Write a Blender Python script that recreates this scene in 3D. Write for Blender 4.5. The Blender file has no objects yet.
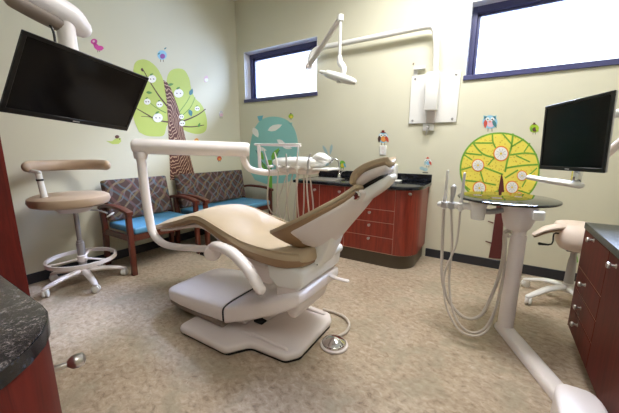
import bpy, bmesh, math, random
from mathutils import Vector, Matrix
random.seed(7)
PI = math.pi
SC = bpy.context.scene
COL = SC.collection

# ------------------------------------------------------------------ camera
IW, IH = 619, 413
FPX = 296.7
YAW, PITCH, ROLL = math.radians(-31.87), math.radians(10.96), math.radians(0.246)
EYE = Vector((0, 0, 1.28))
_fw = Vector((math.sin(YAW)*math.cos(PITCH), math.cos(YAW)*math.cos(PITCH), -math.sin(PITCH)))
_r0 = Vector((math.cos(YAW), -math.sin(YAW), 0)); _u0 = _r0.cross(_fw)
_rt = math.cos(ROLL)*_r0 + math.sin(ROLL)*_u0
_up = -math.sin(ROLL)*_r0 + math.cos(ROLL)*_u0
cd = bpy.data.cameras.new('camera'); cam = bpy.data.objects.new('camera', cd); COL.objects.link(cam)
cd.sensor_fit = 'HORIZONTAL'; cd.sensor_width = 36; cd.lens = FPX/IW*36; cd.clip_start = 0.02; cd.clip_end = 200
m = Matrix((_rt, _up, -_fw)).transposed().to_4x4(); m.translation = EYE
cam.matrix_world = m
SC.camera = cam

# measuring: where the sight line of a photo point meets a real plane of the room
def on_plane(px, py, ax, val):
    d = _rt*((px-IW/2)/FPX) - _up*((py-IH/2)/FPX) + _fw
    return EYE + d*((val-EYE[ax])/d[ax])

# room measures (metres)
XL, YB, XR, YF, ZC = -3.66, 3.69, 1.22, -1.7, 3.5

# ------------------------------------------------------------------ materials
def new_mat(name):
    mt = bpy.data.materials.new(name); mt.use_nodes = True
    nt = mt.node_tree; b = nt.nodes['Principled BSDF']
    return mt, nt, b
def srgb(r, g, b):
    f = lambda c: (c/255)/12.92 if c/255 <= .04045 else ((c/255+.055)/1.055)**2.4
    return (f(r), f(g), f(b), 1)
def N(nt, t, **kw):
    n = nt.nodes.new(t)
    for k, v in kw.items():
        if k in n.inputs: n.inputs[k].default_value = v
        else: setattr(n, k, v)
    return n
def coords(nt, scale=(1, 1, 1), rot=(0, 0, 0), kind='Object'):
    tc = N(nt, 'ShaderNodeTexCoord'); mp = N(nt, 'ShaderNodeMapping')
    mp.inputs['Scale'].default_value = scale; mp.inputs['Rotation'].default_value = rot
    nt.links.new(tc.outputs[kind], mp.inputs['Vector'])
    return mp.outputs['Vector']
def ramp(nt, src, stops, interp='LINEAR'):
    r = N(nt, 'ShaderNodeValToRGB'); r.color_ramp.interpolation = interp
    e = r.color_ramp.elements
    while len(e) < len(stops): e.new(.5)
    for el, (p, c) in zip(e, stops): el.position = p; el.color = c
    nt.links.new(src, r.inputs['Fac'])
    return r.outputs['Color']
def bump(nt, b, src, strength=.1, dist=.002):
    bp = N(nt, 'ShaderNodeBump', Strength=strength, Distance=dist)
    nt.links.new(src, bp.inputs['Height']); nt.links.new(bp.outputs['Normal'], b.inputs['Normal'])
def plain(name, rgb, rough=.5, metal=0, coat=0, var=.04, vs=6, bmp=0, bs=200, spec=.5):
    mt, nt, b = new_mat(name)
    c = srgb(*rgb); v = coords(nt)
    nz = N(nt, 'ShaderNodeTexNoise', Scale=vs, Detail=4); nt.links.new(v, nz.inputs['Vector'])
    lo = tuple(max(0, x*(1-var)) for x in c[:3])+(1,); hi = tuple(min(1, x*(1+var)) for x in c[:3])+(1,)
    nt.links.new(ramp(nt, nz.outputs['Fac'], [(.3, lo), (.7, hi)]), b.inputs['Base Color'])
    b.inputs['Roughness'].default_value = rough; b.inputs['Metallic'].default_value = metal
    b.inputs['Coat Weight'].default_value = coat; b.inputs['Specular IOR Level'].default_value = spec
    if bmp:
        n2 = N(nt, 'ShaderNodeTexNoise', Scale=bs, Detail=3); nt.links.new(v, n2.inputs['Vector'])
        bump(nt, b, n2.outputs['Fac'], bmp)
    return mt
def wood(name, dark, light, rough=.3, scale=(14, 14, 1.2), coat=.2, lo=.3, hi=.72):
    mt, nt, b = new_mat(name); v = coords(nt, scale)
    n1 = N(nt, 'ShaderNodeTexNoise', Scale=2.2, Detail=8, Roughness=.6, Distortion=1.2); nt.links.new(v, n1.inputs['Vector'])
    nt.links.new(ramp(nt, n1.outputs['Fac'], [(lo, srgb(*dark)), (hi, srgb(*light))]), b.inputs['Base Color'])
    b.inputs['Roughness'].default_value = rough; b.inputs['Coat Weight'].default_value = coat
    b.inputs['Coat Roughness'].default_value = .15
    bump(nt, b, n1.outputs['Fac'], .05)
    return mt
def granite(name, base, fleck, rough=.12, scale=90):
    mt, nt, b = new_mat(name); v = coords(nt)
    vo = N(nt, 'ShaderNodeTexNoise', Scale=scale, Detail=6, Roughness=.75); nt.links.new(v, vo.inputs['Vector'])
    n2 = N(nt, 'ShaderNodeTexNoise', Scale=scale*.28, Detail=3); nt.links.new(v, n2.inputs['Vector'])
    mx = N(nt, 'ShaderNodeMath', operation='ADD'); 
    ml = N(nt, 'ShaderNodeMath', operation='MULTIPLY'); ml.inputs[1].default_value = .5
    nt.links.new(n2.outputs['Fac'], ml.inputs[0]); nt.links.new(vo.outputs['Fac'], mx.inputs[0]); nt.links.new(ml.outputs[0], mx.inputs[1])
    mid = tuple((a+c)/2.6 for a, c in zip(base, fleck))
    nt.links.new(ramp(nt, mx.outputs[0], [(.72, srgb(*base)), (.82, srgb(*mid)), (.95, srgb(*fleck))]), b.inputs['Base Color'])
    b.inputs['Roughness'].default_value = rough
    return mt

M = {}
M['wall'] = plain('wall_paint', (215, 212, 191), .75, var=.015, vs=1.5, bmp=.06, bs=160)
M['ceiling'] = plain('ceiling_paint', (236, 234, 226), .9, var=.01)
M['baseboard'] = plain('black_vinyl_base', (38, 40, 48), .45)
def floor_mat():
    mt, nt, b = new_mat('mottled_sheet_floor'); v = coords(nt)
    n1 = N(nt, 'ShaderNodeTexNoise', Scale=1.6, Detail=7, Roughness=.62, Distortion=.7); nt.links.new(v, n1.inputs['Vector'])
    vs_ = coords(nt, (1.0, 1.35, 1), (0, 0, .5))
    n2 = N(nt, 'ShaderNodeTexNoise', Scale=24, Detail=8, Roughness=.7, Distortion=.5); nt.links.new(vs_, n2.inputs['Vector'])
    n3 = N(nt, 'ShaderNodeTexNoise', Scale=14, Detail=5, Roughness=.7, Distortion=1.5); nt.links.new(vs_, n3.inputs['Vector'])
    c1 = ramp(nt, n1.outputs['Fac'], [(.32, srgb(138, 122, 105)), (.5, srgb(178, 161, 141)), (.66, srgb(190, 178, 163))])
    c2 = ramp(nt, n2.outputs['Fac'], [(.33, srgb(96, 74, 56)), (.44, srgb(164, 143, 121)), (.57, srgb(190, 172, 151)), (.72, srgb(216, 206, 194))])
    mx = N(nt, 'ShaderNodeMix', data_type='RGBA'); mx.inputs[0].default_value = .62
    nt.links.new(c1, mx.inputs[6]); nt.links.new(c2, mx.inputs[7])
    f3 = ramp(nt, n3.outputs['Fac'], [(.30, (.75, .75, .75, 1)), (.40, (0, 0, 0, 1))])
    mx2 = N(nt, 'ShaderNodeMix', data_type='RGBA')
    nt.links.new(f3, mx2.inputs[0]); nt.links.new(mx.outputs[2], mx2.inputs[6]); mx2.inputs[7].default_value = srgb(134, 112, 90)
    n4 = N(nt, 'ShaderNodeTexNoise', Scale=3.4, Detail=6, Roughness=.65, Distortion=1.0); nt.links.new(v, n4.inputs['Vector'])
    f4 = ramp(nt, n4.outputs['Fac'], [(.48, (0, 0, 0, 1)), (.62, (.55, .55, .55, 1))])
    mx3 = N(nt, 'ShaderNodeMix', data_type='RGBA'); nt.links.new(f4, mx3.inputs[0]); nt.links.new(mx2.outputs[2], mx3.inputs[6]); mx3.inputs[7].default_value = srgb(158, 150, 130)
    nt.links.new(mx3.outputs[2], b.inputs['Base Color'])
    b.inputs['Roughness'].default_value = .38; b.inputs['Specular IOR Level'].default_value = .4
    bump(nt, b, n2.outputs['Fac'], .04)
    return mt
M['floor'] = floor_mat()
M['white'] = plain('warm_white_plastic', (242, 234, 233), .32, coat=.15, var=.01)
M['whiter'] = plain('white_enamel', (232, 231, 228), .3, coat=.15, var=.01)
M['offwhite'] = plain('grey_white_plastic', (228, 219, 217), .4, var=.015)
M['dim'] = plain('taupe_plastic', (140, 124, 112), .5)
M['leather'] = plain('beige_vinyl', (186, 166, 138), .52, var=.03, vs=9, bmp=.10, bs=90)
M['leather_side'] = plain('brown_vinyl', (150, 120, 90), .42, var=.03, bmp=.1, bs=90)
M['tan'] = plain('tan_vinyl', (182, 158, 134), .42, var=.02, bmp=.08, bs=120)
M['pink'] = plain('pale_tan_vinyl', (226, 208, 196), .45, var=.02, bmp=.08, bs=120)
M['cherry'] = wood('cherry_veneer', (110, 36, 25), (156, 58, 40), .34, coat=.1)
M['cherry_dark'] = wood('dark_cherry_veneer', (74, 22, 16), (106, 34, 25), .5, coat=0)
M['cherry_dark'].node_tree.nodes['Principled BSDF'].inputs['Specular IOR Level'].default_value = .2
M['walnut'] = wood('dark_red_brown_wood', (70, 28, 18), (106, 48, 32), .35)
M['granite'] = granite('black_granite', (13, 14, 20), (58, 62, 76), .16)
M['granite_grey'] = granite('grey_granite_laminate', (40, 34, 35), (150, 140, 136), .25, 210)
M['granite_green'] = granite('green_grey_granite', (34, 38, 35), (92, 96, 88), .42, 110)
M['edge'] = plain('pale_edge_band', (196, 160, 140), .5)
M['toe'] = plain('dark_brown_toe_kick', (76, 66, 52), .4)
M['steel'] = plain('brushed_nickel', (205, 200, 196), .28, metal=1, var=.02)
M['chrome'] = plain('chrome', (225, 225, 228), .08, metal=1, var=.01)
M['grey_metal'] = plain('grey_metal', (176, 172, 172), .3, metal=.6, var=.02)
M['black'] = plain('black_plastic', (14, 14, 16), .3, var=.02, spec=.35)
M['screen'] = plain('dark_screen', (10, 10, 13), .12, var=.02, spec=.18)
M['silver'] = plain('silver_plastic', (186, 184, 184), .3, metal=.25, var=.02)
M['blue_frame'] = plain('dark_blue_frame', (72, 74, 116), .4, var=.02)
M['reveal'] = plain('window_reveal_white', (232, 234, 238), .6, var=.01)
M['blue_vinyl'] = plain('blue_vinyl', (84, 144, 182), .4, var=.03, bmp=.08, bs=120)
M['hose'] = plain('grey_hose', (196, 186, 176), .4, var=.02)
M['hose_dark'] = plain('dark_grey_hose', (128, 118, 110), .4, var=.02)
M['disc'] = plain('black_glass_top', (12, 18, 14), .03, var=.02, spec=.6)
def glass_mat():
    mt, nt, b = new_mat('window_glass')
    nt.nodes.remove(b); out = nt.nodes['Material Output']
    tr = N(nt, 'ShaderNodeBsdfTransparent'); tr.inputs['Color'].default_value = (.95, .97, .98, 1)
    gl = N(nt, 'ShaderNodeBsdfGlossy'); gl.inputs['Roughness'].default_value = .02
    fr = N(nt, 'ShaderNodeFresnel'); fr.inputs['IOR'].default_value = 1.45
    mx = N(nt, 'ShaderNodeMixShader'); nt.links.new(fr.outputs[0], mx.inputs[0]); nt.links.new(tr.outputs[0], mx.inputs[1]); nt.links.new(gl.outputs[0], mx.inputs[2])
    nt.links.new(mx.outputs[0], out.inputs['Surface'])
    return mt
M['glass'] = glass_mat()
def fabric_mat():
    mt, nt, b = new_mat('woven_wave_fabric'); mixed = None
    base = srgb(74, 54, 47)
    cur = None
    cols = [srgb(126, 118, 122), srgb(88, 112, 122), srgb(132, 114, 78), srgb(112, 74, 74)]
    for i, (sc, rot, ph) in enumerate([(8.6, .72, 0), (8.6, -.72, 1.5), (7.2, .85, 2.6), (7.2, -.6, .7)]):
        v = coords(nt, (0, 1, 1), (rot, 0, 0))
        w = N(nt, 'ShaderNodeTexWave', Scale=sc*.36, Distortion=3.2, Detail=0); w.bands_direction = 'Y'
        w.inputs['Detail Scale'].default_value = 2.2; w.inputs['Phase Offset'].default_value = ph
        nt.links.new(v, w.inputs['Vector'])
        mk = ramp(nt, w.outputs['Fac'], [(.86, (0, 0, 0, 1)), (.94, (.6, .6, .6, 1))])
        mx = N(nt, 'ShaderNodeMix', data_type='RGBA'); nt.links.new(mk, mx.inputs[0])
        if cur is None: mx.inputs[6].default_value = base
        else: nt.links.new(cur, mx.inputs[6])
        mx.inputs[7].default_value = cols[i]; cur = mx.outputs[2]
    nt.links.new(cur, b.inputs['Base Color']); b.inputs['Roughness'].default_value = .85
    return mt
M['fabric'] = fabric_mat()

# ------------------------------------------------------------------ mesh helpers
def clean(bm):
    bmesh.ops.remove_doubles(bm, verts=bm.verts, dist=1e-6)
    bmesh.ops.recalc_face_normals(bm, faces=bm.faces)
    return bm
def box(bm, lo, hi, bev=0, seg=2, mat=None, matrix=None):
    lo = Vector(lo); hi = Vector(hi)
    g = bmesh.ops.create_cube(bm, size=1)
    vs = g['verts']; c = (lo+hi)/2; s = hi-lo
    for v in vs: v.co = Vector((v.co.x*s.x, v.co.y*s.y, v.co.z*s.z)) + c
    es = list({e for v in vs for e in v.link_edges})
    geom = vs
    if bev:
        r = bmesh.ops.bevel(bm, geom=es, offset=min(bev, min(s)*.49), segments=seg, profile=.5, affect='EDGES')
        geom = list({v for f in r['faces'] for v in f.verts} | {v for v in vs if v.is_valid})
    if matrix is not None:
        bmesh.ops.transform(bm, matrix=matrix, verts=geom)
    return bm
def nbox(lo, hi, bev=0, seg=2, matrix=None): return box(bmesh.new(), lo, hi, bev, seg, matrix=matrix)
def catmull(pts, n):
    pts = [tuple(p) for p in pts]; k = len(pts[0]); out = []
    for i in range(len(pts)-1):
        p0 = pts[max(i-1, 0)]; p1 = pts[i]; p2 = pts[i+1]; p3 = pts[min(i+2, len(pts)-1)]
        for j in range(n):
            t = j/n
            out.append(tuple(.5*(2*p1[a]+(p2[a]-p0[a])*t+(2*p0[a]-5*p1[a]+4*p2[a]-p3[a])*t*t+(3*p1[a]-p0[a]-3*p2[a]+p3[a])*t**3) for a in range(k)))
    out.append(pts[-1]); return out
def skin_rings(bm, rings, caps=True):
    vr = [[bm.verts.new(p) for p in r] for r in rings]; n = len(vr[0])
    for a, b in zip(vr, vr[1:]):
        for i in range(n):
            bm.faces.new((a[i], a[(i+1) % n], b[(i+1) % n], b[i]))
    if caps:
        bm.faces.new(vr[0][::-1]); bm.faces.new(vr[-1])
    return bm
def tube(bm, path, r, n=14, smooth=0, rounded=False, flat=None):
    """swept round bar; r number or list per point; flat=(a,b,updir) for an oval bar"""
    P = [Vector(p) for p in path]; R = list(r) if isinstance(r, (list, tuple)) else [r]*len(P)
    if smooth:
        q = catmull([tuple(p)+(rr,) for p, rr in zip(P, R)], smooth)
        P = [Vector(t[:3]) for t in q]; R = [max(t[3], 1e-4) for t in q]
    if rounded:
        d0 = (P[0]-P[1]).normalized(); d1 = (P[-1]-P[-2]).normalized()
        A = []; B = []
        for s, k in ((.92, .39), (.6, .8), (.15, .99)):
            A.append((P[0]+d0*R[0]*k, R[0]*s)); B.append((P[-1]+d1*R[-1]*k, R[-1]*s))
        P = [p for p, _ in A[::-1]]+P+[p for p, _ in B]; R = [q for _, q in A[::-1]]+R+[q for _, q in B]
    T = []
    for i in range(len(P)):
        t = P[min(i+1, len(P)-1)]-P[max(i-1, 0)]
        T.append(t.normalized() if t.length > 1e-9 else Vector((0, 0, 1)))
    ref = Vector(flat[2]) if flat else (Vector((0, 0, 1)) if abs(T[0].z) < .9 else Vector((1, 0, 0)))
    u = (ref-T[0]*ref.dot(T[0])).normalized(); rings = []
    for i, p in enumerate(P):
        if i and not flat:
            u = (u-T[i]*u.dot(T[i])).normalized()
        elif flat:
            u = (ref-T[i]*ref.dot(T[i])).normalized()
        w = T[i].cross(u); a, b = (flat[0], flat[1]) if flat else (1, 1)
        rings.append([p+u*math.cos(2*PI*k/n)*R[i]*b+w*math.sin(2*PI*k/n)*R[i]*a for k in range(n)])
    return skin_rings(bm, rings)
def ntube(*a, **k): return tube(bmesh.new(), *a, **k)
def lathe(bm, prof, c=(0, 0, 0), n=28, axis=(0, 0, 1)):
    q = Vector((0, 0, 1)).rotation_difference(Vector(axis).normalized()); c = Vector(c)
    rings = [[c+q @ Vector((r*math.cos(2*PI*k/n), r*math.sin(2*PI*k/n), z)) for k in range(n)] for r, z in [(max(r, 1e-4), z) for r, z in prof]]
    return skin_rings(bm, rings)
def nlathe(*a, **k): return lathe(bmesh.new(), *a, **k)
def prism(bm, pts, axis, lo, hi, bev=0, seg=2):
    """polygon pts (two coords) extruded along axis 0/1/2 from lo to hi"""
    def mk(p, h):
        if axis == 0: return (h, p[0], p[1])
        if axis == 1: return (p[0], h, p[1])
        return (p[0], p[1], h)
    a = [bm.verts.new(mk(p, lo)) for p in pts]; b = [bm.verts.new(mk(p, hi)) for p in pts]; n = len(pts)
    fs = [bm.faces.new(a), bm.faces.new(b[::-1])]
    for i in range(n): fs.append(bm.faces.new((a[i], b[i], b[(i+1) % n], a[(i+1) % n])))
    bmesh.ops.recalc_face_normals(bm, faces=fs)
    if bev:
        es = list({e for f in fs[:2] for e in f.edges})
        bmesh.ops.bevel(bm, geom=es, offset=bev, segments=seg, profile=.5, affect='EDGES', clamp_overlap=True)
    return bm
def nprism(*a, **k): return prism(bmesh.new(), *a, **k)
def round_poly(pts, r, n=6):
    """round the corners of a polygon; r a number or one per corner"""
    out = []; L = len(pts); rs = r if isinstance(r, (list, tuple)) else [r]*L
    for i in range(L):
        p = Vector(pts[i]); a = Vector(pts[i-1])-p; b = Vector(pts[(i+1) % L])-p
        if rs[i] <= 0: out.append(tuple(p)); continue
        ang = a.angle(b); t = min(rs[i]/math.tan(ang/2), a.length*.49, b.length*.49)
        p0 = p+a.normalized()*t; p1 = p+b.normalized()*t; w = math.sin(ang/2)
        for k in range(n+1):                      # rational quadratic: a true circular arc
            s = k/n; d = (1-s)**2+2*w*s*(1-s)+s*s
            out.append(tuple((p0*(1-s)**2+p*2*w*s*(1-s)+p1*s*s)/d))
    return out
def pad(path, hw, th, yc, curl=None, n=20, e=4., sub=6, bulge=0, crown=0, endr=.35):
    """upholstered pad along a side profile (x,z); half width, thickness and edge curl per point"""
    curl = curl or [0]*len(path)
    q = catmull([(x, z, w, t, c) for (x, z), w, t, c in zip(path, hw, th, curl)], sub)
    P = [Vector((a[0], a[1])) for a in q]; secs = []
    for i, a in enumerate(q):
        t = (P[min(i+1, len(P)-1)]-P[max(i-1, 0)]).normalized(); nn = Vector((-t.y, t.x))
        secs.append((P[i], t, nn, a[2], a[3], a[4]))
    s0, s1 = secs[0], secs[-1]
    def ends(s, sg):
        return [(s[0]+s[1]*sg*s[4]*k*endr*1.6, s[1], s[2], s[3]-s[4]*(1-m_)*.8, s[4]*m_, s[5]) for m_, k in ((.9, .45), (.66, .8), (.25, 1.0))]
    secs = ends(s0, -1)[::-1]+secs+ends(s1, 1); rings = []
    for i_, (p, t, nn, w, th_, c) in enumerate(secs):
        ring = []; bl = bulge*min(1, max(0, (i_/len(secs)-.08)/.35))
        for k in range(n*2):
            th0 = 2*PI*k/(n*2); cs, sn = math.cos(th0), math.sin(th0)
            y = w*math.copysign(abs(cs)**(2/e), cs); h = th_/2*math.copysign(abs(sn)**(2/e), sn)
            # the vertical exponent is softer so that edges look stuffed
            o = h + c*(abs(y)/max(w, 1e-4))**2.2 - (bl*(1-(abs(y)/max(w, 1e-4))**2) if sn < 0 else 0) + (crown*min(1, i_/6)*(1-(abs(y)/max(w, 1e-4))**2) if sn > 0 else 0)
            ring.append((p.x+nn.x*o, yc+y, p.y+nn.y*o))
        rings.append(ring)
    return clean(skin_rings(bmesh.new(), rings))

# ------------------------------------------------------------------ objects
def link(name, bm, mat, parent=None, origin=None, sharp=40, smooth=True):
    if origin is not None:
        bmesh.ops.translate(bm, verts=bm.verts, vec=-Vector(origin))
    bmesh.ops.recalc_face_normals(bm, faces=bm.faces)
    me = bpy.data.meshes.new(name); bm.to_mesh(me); bm.free()
    me.materials.append(M[mat] if isinstance(mat, str) else mat)
    if smooth:
        for p in me.polygons: p.use_smooth = True
        me.set_sharp_from_angle(angle=math.radians(sharp))
    o = bpy.data.objects.new(name, me); COL.objects.link(o)
    if parent: o.parent = parent
    return o
def tag(o, label, cat, group=None, kind=None):
    o['label'] = label; o['category'] = cat
    if group: o['group'] = group
    if kind: o['kind'] = kind
    return o
class Thing:
    def __init__(s, name, label, cat, loc=(0, 0, 0), group=None):
        s.o = bpy.data.objects.new(name, None); s.o.empty_display_size = .1; COL.objects.link(s.o)
        s.o.location = loc; s.loc = Vector(loc); tag(s.o, label, cat, group)
    def part(s, name, bm, mat, parent=None, label=None, sharp=40):
        o = link(name, bm, mat, parent or s.o, s.loc, sharp)
        if label: o['label'] = label
        return o
def solo(name, label, cat, bm, mat, loc, group=None, sharp=40):
    o = link(name, bm, mat, None, loc, sharp); o.location = loc
    return tag(o, label, cat, group)
def struct(name, bm, mat, parent=None):
    o = link(name, bm, mat, parent)
    if not parent: o['kind'] = 'structure'
    return o
def knob(c, d, r=.014, l=.032):
    """cupboard knob: stem and mushroom head, axis d"""
    return nlathe([(r*.75, 0), (r*.45, .004), (r*.4, l*.45), (r*.9, l*.6), (r, l*.75), (r*.85, l*.93), (r*.3, l)], c, 14, d)

# ------------------------------------------------------------------ setting
fl = struct('floor', nbox((XL-.2, YF-.1, -.1), (XR+.1, YB+.35, 0)), 'floor')
struct('ceiling', nbox((XL-.2, YF-.1, ZC), (XR+.1, YB+.35, ZC+.1)), 'ceiling')
struct('wall_left', nbox((XL-.12, YF-.1, 0), (XL, YB+.35, ZC)), 'wall')
struct('wall_right', nbox((XR, YF-.1, 0), (XR+.1, YB+.35, ZC)), 'wall')
struct('wall_front', nbox((XL, YF-.1, 0), (XR, YF, ZC)), 'wall')
WIN = [(-3.515, -2.182, 2.04, 2.75), (-.375, .96, 2.035, 2.745)]
bm = bmesh.new(); WT = .26
xs = sorted({XL, XR, *[w[0] for w in WIN], *[w[1] for w in WIN]})
for a, b in zip(xs, xs[1:]):
    w = next((w for w in WIN if abs(w[0]-a) < 1e-6), None)
    if w is None: box(bm, (a, YB, 0), (b, YB+WT, ZC))
    else:
        box(bm, (a, YB, 0), (b, YB+WT, w[2])); box(bm, (a, YB, w[3]), (b, YB+WT, ZC))
struct('wall_back', bm, 'wall')
for i, (x0, x1, z0, z1) in enumerate(WIN):
    yo = YB+.13; f = bmesh.new(); fw = .055
    for lo, hi in (((x0, yo, z0), (x0+fw, yo+.08, z1)), ((x1-fw, yo, z0), (x1, yo+.08, z1)), ((x0+fw, yo, z0), (x1-fw, yo+.08, z0+fw*.6)), ((x0+fw, yo, z1-fw*1.3), (x1-fw, yo+.08, z1))):
        box(f, lo, hi, .004, 1)
    for lo, hi in (((x0+fw, yo+.03, z0+.03), (x0+fw+.028, yo+.065, z1-.07)), ((x1-fw-.028, yo+.03, z0+.03), (x1-fw, yo+.065, z1-.07)), ((x0+fw, yo+.03, z1-.1), (x1-fw, yo+.065, z1-.07))):
        box(f, lo, hi, .003, 1)
    wo = struct('window_%d' % (i+1), f, 'blue_frame')
    link('glass', nbox((x0+fw, yo+.045, z0+.03), (x1-fw, yo+.051, z1-.07)), 'glass', wo)
    link('sill', nbox((x0-.012, YB-.022, z0-.04), (x1+.012, YB+.135, z0+.010), .004, 1), 'blue_frame', wo)
    rv = bmesh.new()
    box(rv, (x0, YB-.001, z0), (x0+.006, yo, z1)); box(rv, (x1-.006, YB-.001, z0), (x1, yo, z1)); box(rv, (x0, YB-.001, z1-.006), (x1, yo, z1))
    link('reveal_lining', rv, 'reveal', wo)
struct('baseboard_back', nbox((-.62, YB-.012, 0), (XR, YB, .102), .004, 1), 'baseboard')
struct('baseboard_left', nbox((XL, .70, 0), (XL+.012, YB, .102), .004, 1), 'baseboard')

# ------------------------------------------------------------------ far cabinet run under the window wall
def rr(x0, x1, y0, y1, r, corners=(1, 1, 1, 1)):
    """rounded plan outline; corners flagged (x0y0, x1y0, x1y1, x0y1)"""
    return round_poly([(x0, y0), (x1, y0), (x1, y1), (x0, y1)], [r*c for c in corners], 8)
FX0, FX1, FY, FZ = -2.1, -.64, 3.06, .905
cab = Thing('base_cabinet', 'cherry base cabinet with rounded right end below the window wall', 'cabinet', (-1.37, 3.38, 0))
cab.part('carcass', nprism(rr(FX0, FX1, FY+.003, YB-.004, .213, (0, 1, 0, 0)), 2, .155, .868), 'edge', label='pale edge banding between the fronts')
cab.part('side_panel', nbox((FX1-.0005, FY+.225, .157), (FX1+.002, YB-.006, .866)), 'cherry')
cab.part('toe_kick', nprism(rr(FX0, FX1-.02, FY+.02, YB-.014, .21, (0, 1, 0, 0)), 2, 0, .155), 'toe')
def front(t, name, x0, x1, z0, z1, y=FY, kn=None):
    p = t.part(name, nbox((x0+.003, y, z0+.003), (x1-.003, y+.012, z1-.003), .0015, 1), 'cherry')
    if kn: t.part('knob', knob((kn[0], y, kn[1]), (0, -1, 0), .016, .034), 'steel', p, 'round nickel knob')
    return p
front(cab, 'false_front', -1.43, -.851, .64, .866)
for z0, z1, kz in ((.5, .64, .602), (.335, .5, .46), (.16, .335, .308)):
    front(cab, 'drawer', -1.43, -.851, z0, z1, kn=(-1.12, kz))
front(cab, 'door', -1.765, -1.43, .16, .866, kn=(-1.49, .80)); front(cab, 'door', FX0, -1.765, .16, .866, kn=(-1.82, .80))
cx, cy, r = FX1-.21, FY+.012+.21, .21
dp = []
for k in range(13):
    a = -PI/2+PI/2*k/12; dp.append((cx+(r+.012)*math.cos(a), cy+(r+.012)*math.sin(a)))
inn = [(cx+(r+.001)*math.cos(-PI/2+PI/2*k/12), cy+(r+.001)*math.sin(-PI/2+PI/2*k/12)) for k in range(13)][::-1]
dr = cab.part('curved_door', nprism(dp+inn, 2, .16, .866), 'cherry')
kp = Vector((cx+(r+.012)*math.cos(-PI/2+.62), cy+(r+.012)*math.sin(-PI/2+.62), .832))
cab.part('knob', knob(kp, (math.sin(.62), -math.cos(.62), 0), .016, .034), 'steel', dr, 'round nickel knob')
wt = Thing('worktop', 'black granite worktop with upstand on the cherry cabinet', 'worktop', (-1.37, 3.38, .868))
top = nprism(rr(FX0-.03, FX1+.025, FY-.03, YB-.004, .235, (0, 1, 0, 0)), 2, .869, .905, .006, 2)
wt.part('slab', top, 'granite')
wt.part('upstand', nbox((FX0-.03, YB-.024, .9055), (FX1+.025, YB-.003, .995), .003, 1), 'granite')
wt.part('sink_rim', nprism(rr(-2.02, -1.62, 3.14, 3.5, .05), 2, .9052, .909, .0015, 1), 'steel', label='brushed steel sink rim')
wt.part('sink_bowl', nprism(rr(-2.0, -1.64, 3.16, 3.48, .045), 2, .9085, .9098), 'grey_metal')
fc = Thing('faucet', 'chrome gooseneck faucet on the black worktop before the upstand', 'faucet', (-1.75, 3.56, .905))
fc.part('base', nlathe([(.034, 0), (.034, .008), (.022, .016), (.018, .05), (.014, .055)], (-1.75, 3.56, .9055), 20), 'chrome')
fc.part('spout', ntube([(-1.75, 3.56, .955), (-1.755, 3.56, 1.08), (-1.77, 3.555, 1.13), (-1.815, 3.54, 1.155), (-1.865, 3.525, 1.13), (-1.875, 3.52, 1.075)], .0115, 12, 5), 'chrome')
fc.part('lever', ntube([(-1.728, 3.56, .95), (-1.71, 3.555, .985), (-1.66, 3.55, 1.0)], [.01, .008, .006], 10, 3, True), 'chrome')
# soap dispenser and wall plate to the right
sd = Thing('soap_dispenser', 'white boxy dispenser standing on the black worktop behind the headrest', 'dispenser', (-1.03, 3.55, .905))
sd.part('base', nprism(rr(-1.12, -.93, 3.46, 3.62, .03), 2, .906, .924, .005, 2), 'whiter')
sd.part('body', nbox((-1.085, 3.5, .924), (-.985, 3.6, 1.11), .02, 3), 'whiter')
sd.part('nozzle', nbox((-1.06, 3.47, 1.05), (-1.01, 3.505, 1.085), .008, 2), 'offwhite')
ol = Thing('wall_outlet', 'white outlet plate on the wall below the red hatted owl', 'outlet', (-1.215, YB-.004, 1.27))
pl = ol.part('plate', nbox((-1.257, YB-.009, 1.212), (-1.173, YB-.001, 1.328), .003, 1), 'whiter')
for z in (1.247, 1.293): ol.part('socket', nprism(rr(-1.232, -1.198, z-.015, z+.015, .012), 1, YB-.0105, YB-.008), 'offwhite')
# rooms to the right: counter with drawers
RX, RY1 = .53, 2.50
rc = Thing('drawer_cabinet', 'dark cherry drawer cabinet along the right edge of the photo', 'cabinet', (.86, 1.6, 0))
rc.part('carcass', nbox((RX+.003, .75, .105), (XR-.004, RY1-.003, .785), .002, 1), 'edge', label='pale edge banding between the fronts')
rc.part('end_panel', nbox((RX+.0, RY1-.0028, .106), (XR-.006, RY1, .786)), 'cherry_dark')
rc.part('toe_kick', nbox((RX+.085, .76, 0), (XR-.01, RY1-.06, .105)), 'toe')
def rfront(name, y0, y1, z0, z1, ky, kz):
    p = rc.part(name, nbox((RX, y0+.003, z0+.003), (RX+.018, y1-.003, z1-.003), .0015, 1), 'cherry_dark')
    rc.part('knob', knob((RX, ky, kz), (-1, 0, 0), .016, .036), 'steel', p, 'round nickel knob')
for z0, z1, kz in ((.535, .784, .765), (.395, .535, .486), (.265, .395, .335), (.108, .265, .221)):
    rfront('drawer', 2.0, RY1, z0, z1, 2.28, kz)
rfront('door', 1.45, 2.0, .108, .784, 1.88, .745); rfront('door', .75, 1.45, .108, .784, 1.35, .745)
solo('worktop', 'grey green granite worktop on the right drawer cabinet', 'worktop', nbox((RX-.006, .74, .787), (XR-.003, RY1+.008, .828), .005, 2), 'granite_green', (.86, 1.6, .787))
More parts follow.
